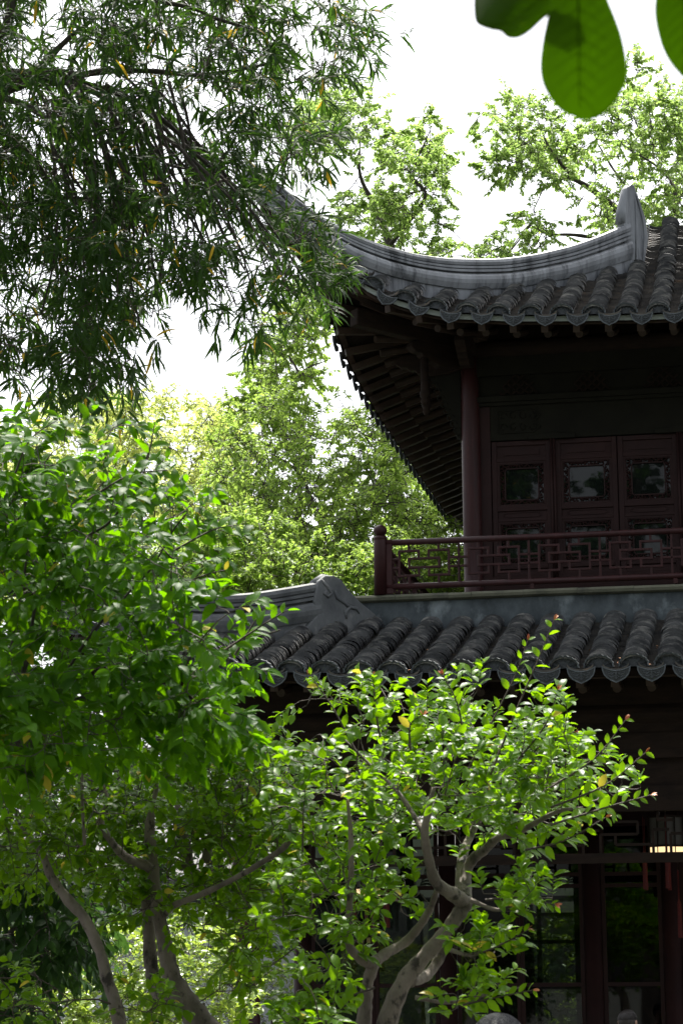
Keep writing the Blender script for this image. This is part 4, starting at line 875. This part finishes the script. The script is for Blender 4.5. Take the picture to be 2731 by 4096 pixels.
for q, y in (([(1960, 3100), (2060, 2850), (2150, 2640), (2215, 2480)], 7.2), ([(1860, 3100), (1960, 2900), (2060, 2700), (2110, 2560)], 7.4), ([(2060, 3050), (2180, 2900), (2230, 2760)], 7.3), ([(2200, 3150), (2380, 3030), (2500, 2880)], 7.2), ([(2200, 3230), (2420, 3140), (2580, 3010)], 7.3), ([(2200, 3300), (2420, 3230), (2600, 3180)], 7.2),
            ([(2100, 3400), (2260, 3360), (2420, 3270)], 7.2), ([(1420, 3000), (1330, 2830), (1240, 2700)], 7.2), ([(1520, 2950), (1500, 2830), (1490, 2710)], 7.3), ([(1640, 3000), (1640, 2900), (1690, 2860)], 7.2), ([(2050, 3150), (2150, 2990), (2290, 2930)], 7.4), ([(1860, 3000), (1830, 2820), (1770, 2700)], 7.4),
            ([(1940, 3600), (2080, 3590), (2220, 3620)], 7.2), ([(1880, 3830), (2000, 3780), (2110, 3720)], 7.3), ([(1850, 4020), (1980, 3990), (2130, 3960)], 7.3), ([(1500, 3950), (1360, 4000), (1180, 4090)], 7.3)):
    ext.append((px_path(q, y), 15))
plant('crab_apple_tree', 'small tree with pale smooth forked trunk and bright glossy leaves before the dark porch', 'tree', (lim[0][0][0][0], YT, 0), lim, pts, rg, LF_cr, (M_bark, M_twig), None, 9, .10, .052, .0265, 'oval', group=None, tips=mat('red_young_leaf', (.45, .10, .05), (.5, .22, .06), 20, .5), droop=.15, spread=.95, rk=.010, rmin=.0015, bias=(0, -.05, .35), curl=.05, extra=ext, nl=18, normal_up=(.1, -.35, .9))
# ---- second pale-barked tree, lower left
rg = np.random.default_rng(14)
Y2 = 8.3
lim = [(px_path([(900, 4700), (860, 4200), (804, 4096), (741, 4006), (688, 3907), (661, 3782), (634, 3648), (616, 3514), (600, 3336), (610, 3230), (640, 3100)], Y2), np.array([.07, .06, .05, .045, .036, .030, .026, .023, .022, .012, .006])),
       (px_path([(760, 4030), (640, 3960), (607, 3871), (594, 3693), (588, 3560)], [8.3, 8.35, 8.4, 8.4, 8.4]), np.array([.05, .035, .026, .024, .020])),
       (px_path([(608, 3480), (580, 3461), (500, 3425), (438, 3354), (402, 3291), (430, 3200), (400, 3100)], 8.2), np.array([.02, .018, .016, .014, .016, .007, .004])),
       (px_path([(655, 3665), (700, 3620), (786, 3586), (938, 3514), (1072, 3434), (1152, 3371), (1160, 3300)], [8.3, 8.2, 8.1, 8, 7.9, 7.8, 7.8]), np.array([.012, .012, .011, .010, .010, .011, .005])),
       (px_path([(520, 4300), (464, 4023), (429, 3916), (402, 3809), (339, 3675), (277, 3604), (205, 3505), (170, 3416), (100, 3330), (60, 3250)], 8.0), np.array([.03, .024, .022, .020, .020, .020, .016, .014, .007, .004])),
       (px_path([(750, 3480), (740, 3380), (715, 3300), (710, 3220)], 8.6), np.array([.03, .026, .02, .012])),
       (px_path([(820, 3450), (860, 3300), (920, 3200), (1000, 3080)], 8.5), np.array([.018, .016, .014, .006])),
       (px_path([(340, 3380), (330, 3200), (335, 3000), (345, 2800)], 7.9), np.array([.006, .006, .005, .003]))]
cp = [[(-150, 3080), (200, 2990), (500, 2960), (900, 2900), (1140, 3000), (1240, 3200), (1160, 3400), (1000, 3420), (900, 3500), (700, 3420), (500, 3500), (300, 3480), (-150, 3520)], [(420, 3500), (1150, 3420), (1180, 3640), (900, 3720), (700, 3680), (500, 3700)], [(860, 3700), (1160, 3640), (1060, 3950), (880, 4000)], [(480, 3950), (700, 3990), (740, 4150), (480, 4150)], [(-100, 3850), (160, 3900), (300, 4150), (-100, 4150)]]
pts = np.concatenate([sample(p, n_, a, b, rg, (), (6, .14) if n_ > 100 else None) for p, n_, a, b in ((cp[0], 1250, 7.9, 9.3), (cp[1], 240, 8.2, 9.1), (cp[2], 60, 7.9, 8.6), (cp[3], 22, 7.7, 8.2), (cp[4], 45, 7.7, 8.3))])
plant('crab_apple_tree', 'twin-stemmed small tree in half shade at the lower left', 'tree', (lim[0][0][0][0], Y2, 0), lim, pts, rg, LF_cr, (M_bark, M_twig), None, 9, .10, .047, .025, 'oval', droop=.2, spread=.95, rk=.010, rmin=.0016, bias=(0, -.05, .3), curl=.08, nl=16, normal_up=(.1, -.35, .9))
# ---- dark shaded bush at the left edge
rg = np.random.default_rng(15)
dp = [(-200, 3350), (150, 3450), (360, 3520), (430, 3680), (380, 3800), (230, 3880), (100, 3820), (60, 3950), (200, 4050), (160, 4300), (-200, 4300)]
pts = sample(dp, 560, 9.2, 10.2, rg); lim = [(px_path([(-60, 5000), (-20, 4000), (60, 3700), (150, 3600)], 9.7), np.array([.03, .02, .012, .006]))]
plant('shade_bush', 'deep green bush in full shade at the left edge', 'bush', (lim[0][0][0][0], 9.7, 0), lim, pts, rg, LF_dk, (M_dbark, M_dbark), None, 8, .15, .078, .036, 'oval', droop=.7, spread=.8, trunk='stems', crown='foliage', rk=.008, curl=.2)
# ---- sunlit hedge shrubs behind
def hedge(seed, label, Y, poly, n_, group='sunlit shrubs behind the small trees'):
    rg = np.random.default_rng(seed); pts = sample(poly, n_, Y-.7, Y+.7, rg); c = np.mean(poly, axis=0)
    b = at(c[0], 4096, Y=Y); P = np.array([[b[0], Y, -.1], [b[0]+.05, Y, .5], at(c[0], min(c[1]+100, 4050), Y=Y)])
    return plant('sunlit_shrub', label, 'shrub', (b[0], Y, 0), [(P, np.array([.03, .02, .012]))], pts, rg, LF_hd, (M_twig, M_twig), None, 9, .14, .062, .032, 'oval', group, droop=.1, spread=1.0, trunk='stems', crown='foliage', rk=.006, rmin=.002, bias=(0, 0, .6), ntube=3)
hedge(21, 'sunlit yellow-green shrub at the far lower left', 14.5, [(-100, 3760), (60, 3740), (200, 3780), (330, 3820), (330, 4300), (-100, 4300)], 420)
hedge(22, 'sunlit shrub seen through the stems of the twin-stemmed tree', 15, [(300, 3800), (420, 3700), (560, 3730), (620, 3800), (640, 4300), (300, 4300)], 380)
hedge(23, 'sunlit glossy shrub between twin stems and porch column', 15, [(600, 3740), (700, 3690), (860, 3700), (940, 3760), (1000, 3900), (1000, 4300), (600, 4300)], 420)
hedge(24, 'sunlit shrub showing just right of the porch corner column', 17.2+6, [(1000, 3880), (1160, 3860), (1180, 4250), (1000, 4250)], 120)
# ---- garden wall and low roof beyond
gw = empty('garden_wall', (-5, 23.8, 0), 'white limewashed garden wall with dark tiled coping behind the shrubs', 'wall')
mb = MB(); mb.bb(-9.5, -3.6, 23.7, 23.9, -.1, 2.42); mb.build('wall_face', M_white, gw)
mb = MB(); mb.bb(-9.5, -3.6, 23.64, 23.96, 2.42, 2.5); mb.bb(-9.5, -3.6, 23.68, 23.92, 1.93, 1.98); mb.build('coping_band', M_drip, gw)
for i in range(21):
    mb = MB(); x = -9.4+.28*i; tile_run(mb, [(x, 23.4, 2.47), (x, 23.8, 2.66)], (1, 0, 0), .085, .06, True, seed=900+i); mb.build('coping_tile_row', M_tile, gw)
cr_ = empty('corridor', (-2.8, 30.6, 0), 'low tiled corridor glimpsed beyond the porch', 'corridor')
mb = MB(); mb.bb(-4.6, 1.6, 31.0, 31.2, 0, 2.5); mb.build('wall_face', M_white, cr_)
mb = MB()
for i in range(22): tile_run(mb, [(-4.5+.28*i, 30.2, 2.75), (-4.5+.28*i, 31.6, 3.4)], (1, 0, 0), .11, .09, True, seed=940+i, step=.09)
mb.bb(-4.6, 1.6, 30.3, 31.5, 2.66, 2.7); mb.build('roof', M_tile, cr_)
# bushes in the back garden seen through the hall
def backbush(seed, label, poly, n_):
    rg = np.random.default_rng(seed); Y = 28.6; pts = sample(poly, n_, Y-.8, Y+.8, rg); b = at(np.mean([p[0] for p in poly]), 4096, Y=Y)
    plant('back_garden_shrub', label, 'shrub', (b[0], Y, 0), [(np.array([[b[0], Y, -.1], [b[0], Y, .6], [b[0]+.1, Y, 1.2]]), np.array([.04, .03, .02]))], pts, rg, LF_hd, (M_twig, M_twig), None, 8, .2, .10, .055, 'simple', 'shrubs behind the hall windows', droop=.2, trunk='stems', crown='foliage', bias=(0, 0, .5), ntube=3)
backbush(31, 'sunlit shrub seen through the glazed door between the hall columns', [(2380, 3640), (2560, 3600), (2680, 3660), (2680, 4200), (2380, 4200)], 260)
backbush(32, 'sunlit shrub seen through the hall right of the pale trunk', [(1900, 3680), (2150, 3650), (2340, 3700), (2340, 4200), (1900, 4200)], 240)
# trees behind the photographer, mirrored in the window panes
for i, (x, y, h) in enumerate(((-8.5, -7, 17), (-2.5, -8, 19), (4.5, -8, 17), (12, 3, 12))):
    rg = np.random.default_rng(60+i); n_ = 1100; v = rg.normal(0, 1, (n_, 3)); v = nrm_rows(v)*rg.uniform(.5, 1, (n_, 1))**.5
    pts = v*[3.9, 3.0, h*.42]+[x, y, h*.58]
    lim = [(np.array([[x, y, -.1], [x+.1, y, h*.3], [x, y+.2, h*.6], [x+.2, y, h*.9]]), np.array([.25, .2, .14, .05]))]
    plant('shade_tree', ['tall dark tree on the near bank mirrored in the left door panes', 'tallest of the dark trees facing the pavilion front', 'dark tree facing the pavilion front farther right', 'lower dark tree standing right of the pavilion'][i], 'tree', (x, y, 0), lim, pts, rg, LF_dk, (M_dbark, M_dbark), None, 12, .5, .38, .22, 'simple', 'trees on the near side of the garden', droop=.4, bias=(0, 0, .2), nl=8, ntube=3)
# ---- large blurred leaves hanging close to the lens
YB_ = 1.6
T = empty('magnolia_branch', tuple(at(2300, -250, Y=YB_)), 'out-of-focus twig with large rounded leaves at the upper right corner', 'branch')
mb = MB(); mb.tube(smooth_path(px_path([(2900, -700), (2600, -420), (2400, -240), (2260, -120), (2230, -20)], YB_), 4), .0025, 8); mb.build('twig', M_twig, T, smooth=True)
def big_leaf(out, mid, y0, bow, seed):
    """outline and midrib in photograph pixels, made at its own distance and bowed in depth"""
    from mathutils.geometry import delaunay_2d_cdt
    out = smooth_path(out+[out[0]], 5)[:-1]; lo, hi = out.min(0), out.max(0); gx, gy = np.meshgrid(np.arange(lo[0], hi[0], 22), np.arange(lo[1], hi[1], 22))
    G = np.stack([gx.ravel(), gy.ravel()], 1); G = G[in_poly(G, out.tolist())]
    co = [Vector(p) for p in out]+[Vector(p) for p in G]; n = len(out)
    v, _, f, *_r = delaunay_2d_cdt(co, [(i, (i+1) % n) for i in range(n)], [], 1, 1e-4)
    m0, m1 = np.array(mid[0], float), np.array(mid[1], float); md = nrm(m1-m0); V = []
    for p in v:
        d = np.array(p)-m0; s = d@md; t = d[0]*md[1]-d[1]*md[0]; ln = np.linalg.norm(m1-m0)
        q = y0+bow*((s/ln)**2)-.00018*min(abs(t), 40)*.3+.00000045*t*t+.0009*math.sin((s+abs(t)*.8)*2*math.pi/58)*min(abs(t)/60, 1)
        V.append(at(p[0], p[1], Y=q))
    m_ = MB(); m_.add(V, [tuple(x) for x in f], .3+.4*(seed % 2)); o = m_.build('leaf', LF_big, T, smooth=True)
    s_ = o.modifiers.new('thickness', 'SOLIDIFY'); s_.thickness = .0003
    r_ = MB(); P = [at(*(m0+(m1-m0)*k), Y=y0+bow*k*k-.0025) for k in np.linspace(0, .93, 8)]; r_.tube(P, np.linspace(.0009, .0003, 8), 6)
    for k in np.linspace(.12, .85, 8):
        for sg in (-1, 1):
            c = m0+(m1-m0)*k; e = c+md*70+sg*np.array([md[1], -md[0]])*115*math.sin(min(1, k+.25)*math.pi*.8)
            if in_poly(np.array([e]), out.tolist())[0]: r_.tube([at(*c, Y=y0+bow*k*k-.002), at(*((c+e)/2+md*-6), Y=y0+bow*k*k-.0015), at(*e, Y=y0+bow*k*k-.001)], [.0004, .0003, .0002], 5)
    r_.build('vein', LF_big, o, smooth=True)
big_leaf([(2215, -60), (2190, 60), (2165, 190), (2160, 290), (2185, 370), (2240, 440), (2300, 470), (2320, 482), (2390, 470), (2450, 420), (2495, 340), (2505, 260), (2480, 130), (2430, 0), (2400, -80), (2300, -120)], [(2310, -90), (2318, 470)], YB_, .03, 1)
big_leaf([(1895, -60), (1893, 40), (1905, 95), (1960, 120), (2000, 128), (2030, 152), (2075, 152), (2120, 125), (2180, 70), (2230, 35), (2290, 5), (2330, -60), (2250, -180), (2050, -200)], [(2300, -120), (1990, 130)], YB_+.03, -.02, 2)
big_leaf([(2640, -100), (2618, 0), (2620, 90), (2650, 200), (2700, 280), (2760, 330), (2850, 330), (2950, 200), (2950, 0), (2850, -120)], [(2720, -100), (2790, 320)], YB_-.02, .02, 3)
# ================================================================ people (crowns of the heads reach into the frame)
M_skin = mat('skin', (.42, .25, .18), (.36, .21, .15), 8, .55, 0)
M_hairg = mat('grey_hair', (.07, .07, .075), (.025, .025, .028), 60, .45, .6, 120, stretch=(1, 1, .15))
M_hairb = mat('black_hair', (.02, .016, .014), (.035, .028, .024), 60, .4, .6, 120, stretch=(1, 1, .15))
M_shirt = mat('cotton_shirt', (.35, .36, .4), (.3, .31, .35), 20, .85, .2, 60)
M_trs = mat('dark_trousers', (.03, .035, .05), (.02, .025, .04), 20, .85, .2, 60)
def person(x, y, top, rz, label, hairm, seed):
    T = empty('person', (x, y, 0), label, 'person', rz=rz); k = top/1.70
    def W(v): a, b, c = v; return np.array([x+k*(a*math.cos(rz)-b*math.sin(rz)), y+k*(a*math.sin(rz)+b*math.cos(rz)), c*k])
    J = [(0, 0, .95, .15), (0, 0, 1.12, .13), (0, .01, 1.30, .155), (0, .0, 1.42, .10), (0, -.01, 1.48, .055), (0, -.015, 1.55, .062), (0, -.02, 1.60, .085)]
    E = [(i, i+1) for i in range(6)]
    for s in (-1, 1):
        b = len(J); J += [(s*.10, 0, .88, .10), (s*.11, .01, .50, .062), (s*.11, 0, .10, .045), (s*.11, -.10, .05, .038), (s*.11, -.18, .035, .025)]; E += [(0, b), (b, b+1), (b+1, b+2), (b+2, b+3), (b+3, b+4)]
        b = len(J); J += [(s*.17, 0, 1.38, .06), (s*.215, .02, 1.12, .042), (s*.23, -.03, .88, .030), (s*.235, -.04, .80, .034)]; E += [(3, b), (b, b+1), (b+1, b+2), (b+2, b+3)]
        h = b+3
        for i, (dx, l) in enumerate(((-.03, .075), (-.01, .085), (.01, .08), (.028, .065))):
            c = len(J); J += [(s*(.235), -.04+dx, .77, .010), (s*.235, -.04+dx*1.1, .77-l*.5, .009), (s*.225, -.045+dx*1.1, .77-l, .008)]; E += [(h, c), (c, c+1), (c+1, c+2)]
        c = len(J); J += [(s*.225, -.075, .79, .011), (s*.22, -.09, .755, .009)]; E += [(h, c), (c, c+1)]
    me = bpy.data.meshes.new('body'); me.from_pydata([tuple(W(j[:3])) for j in J], E, []); me.materials.append(M_skin)
    o = bpy.data.objects.new('body', me); sk = o.modifiers.new('skin', 'SKIN'); sk.use_smooth_shade = True
    for i, j in enumerate(J): me.skin_vertices[0].data[i].radius = (j[3]*k, j[3]*k)
    me.skin_vertices[0].data[0].use_root = True; su = o.modifiers.new('sub', 'SUBSURF'); su.levels = su.render_levels = 2
    link(o, T)
    def ell(c, r, n=20, cut=None):
        m_ = MB(); V = []; 
        for i in range(n+1):
            for j in range(24):
                a, b = math.pi*i/n, 2*math.pi*j/24; V.append(W((c[0]+r[0]*math.sin(a)*math.cos(b), c[1]+r[1]*math.sin(a)*math.sin(b), c[2]+r[2]*math.cos(a))))
        m_.add(V, [(i*24+j, i*24+(j+1) % 24, (i+1)*24+(j+1) % 24, (i+1)*24+j) for i in range(n) for j in range(24)]); return m_
    hd = ell((0, -.02, 1.585), (.075, .095, .11)); hd.tube([W((0, -.11, 1.60)), W((0, -.135, 1.57)), W((0, -.115, 1.555))], [.008, .014, .008], 8)
    for s in (-1, 1):
        hd.tube([W((s*.078, .0, 1.61)), W((s*.088, .012, 1.60)), W((s*.084, .01, 1.57)), W((s*.076, 0, 1.555))], [.006, .012, .010, .005], 8)
    head = hd.build('head', M_skin, T, smooth=True)
    for s in (-1, 1): e_ = ell((s*.03, -.108, 1.60), (.012, .008, .009), 8); e_.build('eye', M_white, head, smooth=True)
    e_ = ell((0, -.112, 1.535), (.024, .008, .007), 8); e_.build('mouth', mat('lips', (.35, .12, .1)), head, smooth=True)
    hr = ell((0, .005, 1.605), (.088, .105, .10)); rg = np.random.default_rng(seed)
    for i in range(900):                          # strands lying over the crown
        a = rg.uniform(0, 6.28); st = rg.uniform(.02, .25); r = np.array([.089, .106, .101])
        P = []
        for q in np.linspace(st, st+1.25, 6):
            aa = a+(q-st)*.2*rg.choice([-1, 1]); u = np.array([math.sin(q)*math.cos(aa), math.sin(q)*math.sin(aa), math.cos(q)]); 
            P.append(W(np.array([0, .005, 1.605])+r*u*(1+.01+.02*rg.random())))
        if P[-1] is not None: hr.tube(P, [.0012, .0016, .0016, .0014, .0012, .0006], 3, caps=False)
    hr.build('hair', hairm, T, smooth=True)
    def shell(path, rad, nm, m): q = MB(); q.tube([W(p) for p in path], [r*k for r in rad], 20); return q
    s_ = MB(); s_.tube([W(p) for p in ((0, 0, .86), (0, 0, 1.0), (0, 0, 1.15), (0, .01, 1.3), (0, 0, 1.40), (0, -.005, 1.46))], [v*k for v in (.185, .175, .165, .185, .14, .066)], 24)
    for s in (-1, 1): s_.tube([W(p) for p in ((s*.10, 0, 1.385), (s*.175, 0, 1.37), (s*.212, .015, 1.2), (s*.222, .01, 1.08))], [v*k for v in (.08, .075, .062, .058)], 16)
    s_.build('shirt', M_shirt, T, smooth=True)
    t_ = MB()
    for s in (-1, 1): t_.tube([W(p) for p in ((s*.06, 0, .98), (s*.10, 0, .85), (s*.11, .01, .5), (s*.11, 0, .09))], [v*k for v in (.13, .118, .082, .07)], 18)
    t_.build('trousers', M_trs, T, smooth=True)
P = at(1995, 4062, Y=6.9); person(P[0], 6.9, P[2], 2.6, 'grey-haired person at the bottom edge, only the crown of the head in view', M_hairg, 1)
P = at(2508, 4042, Y=17.6); person(P[0], 17.6, P[2]+.0, 2.75, 'dark-haired person standing in the shaded porch', M_hairb, 2)
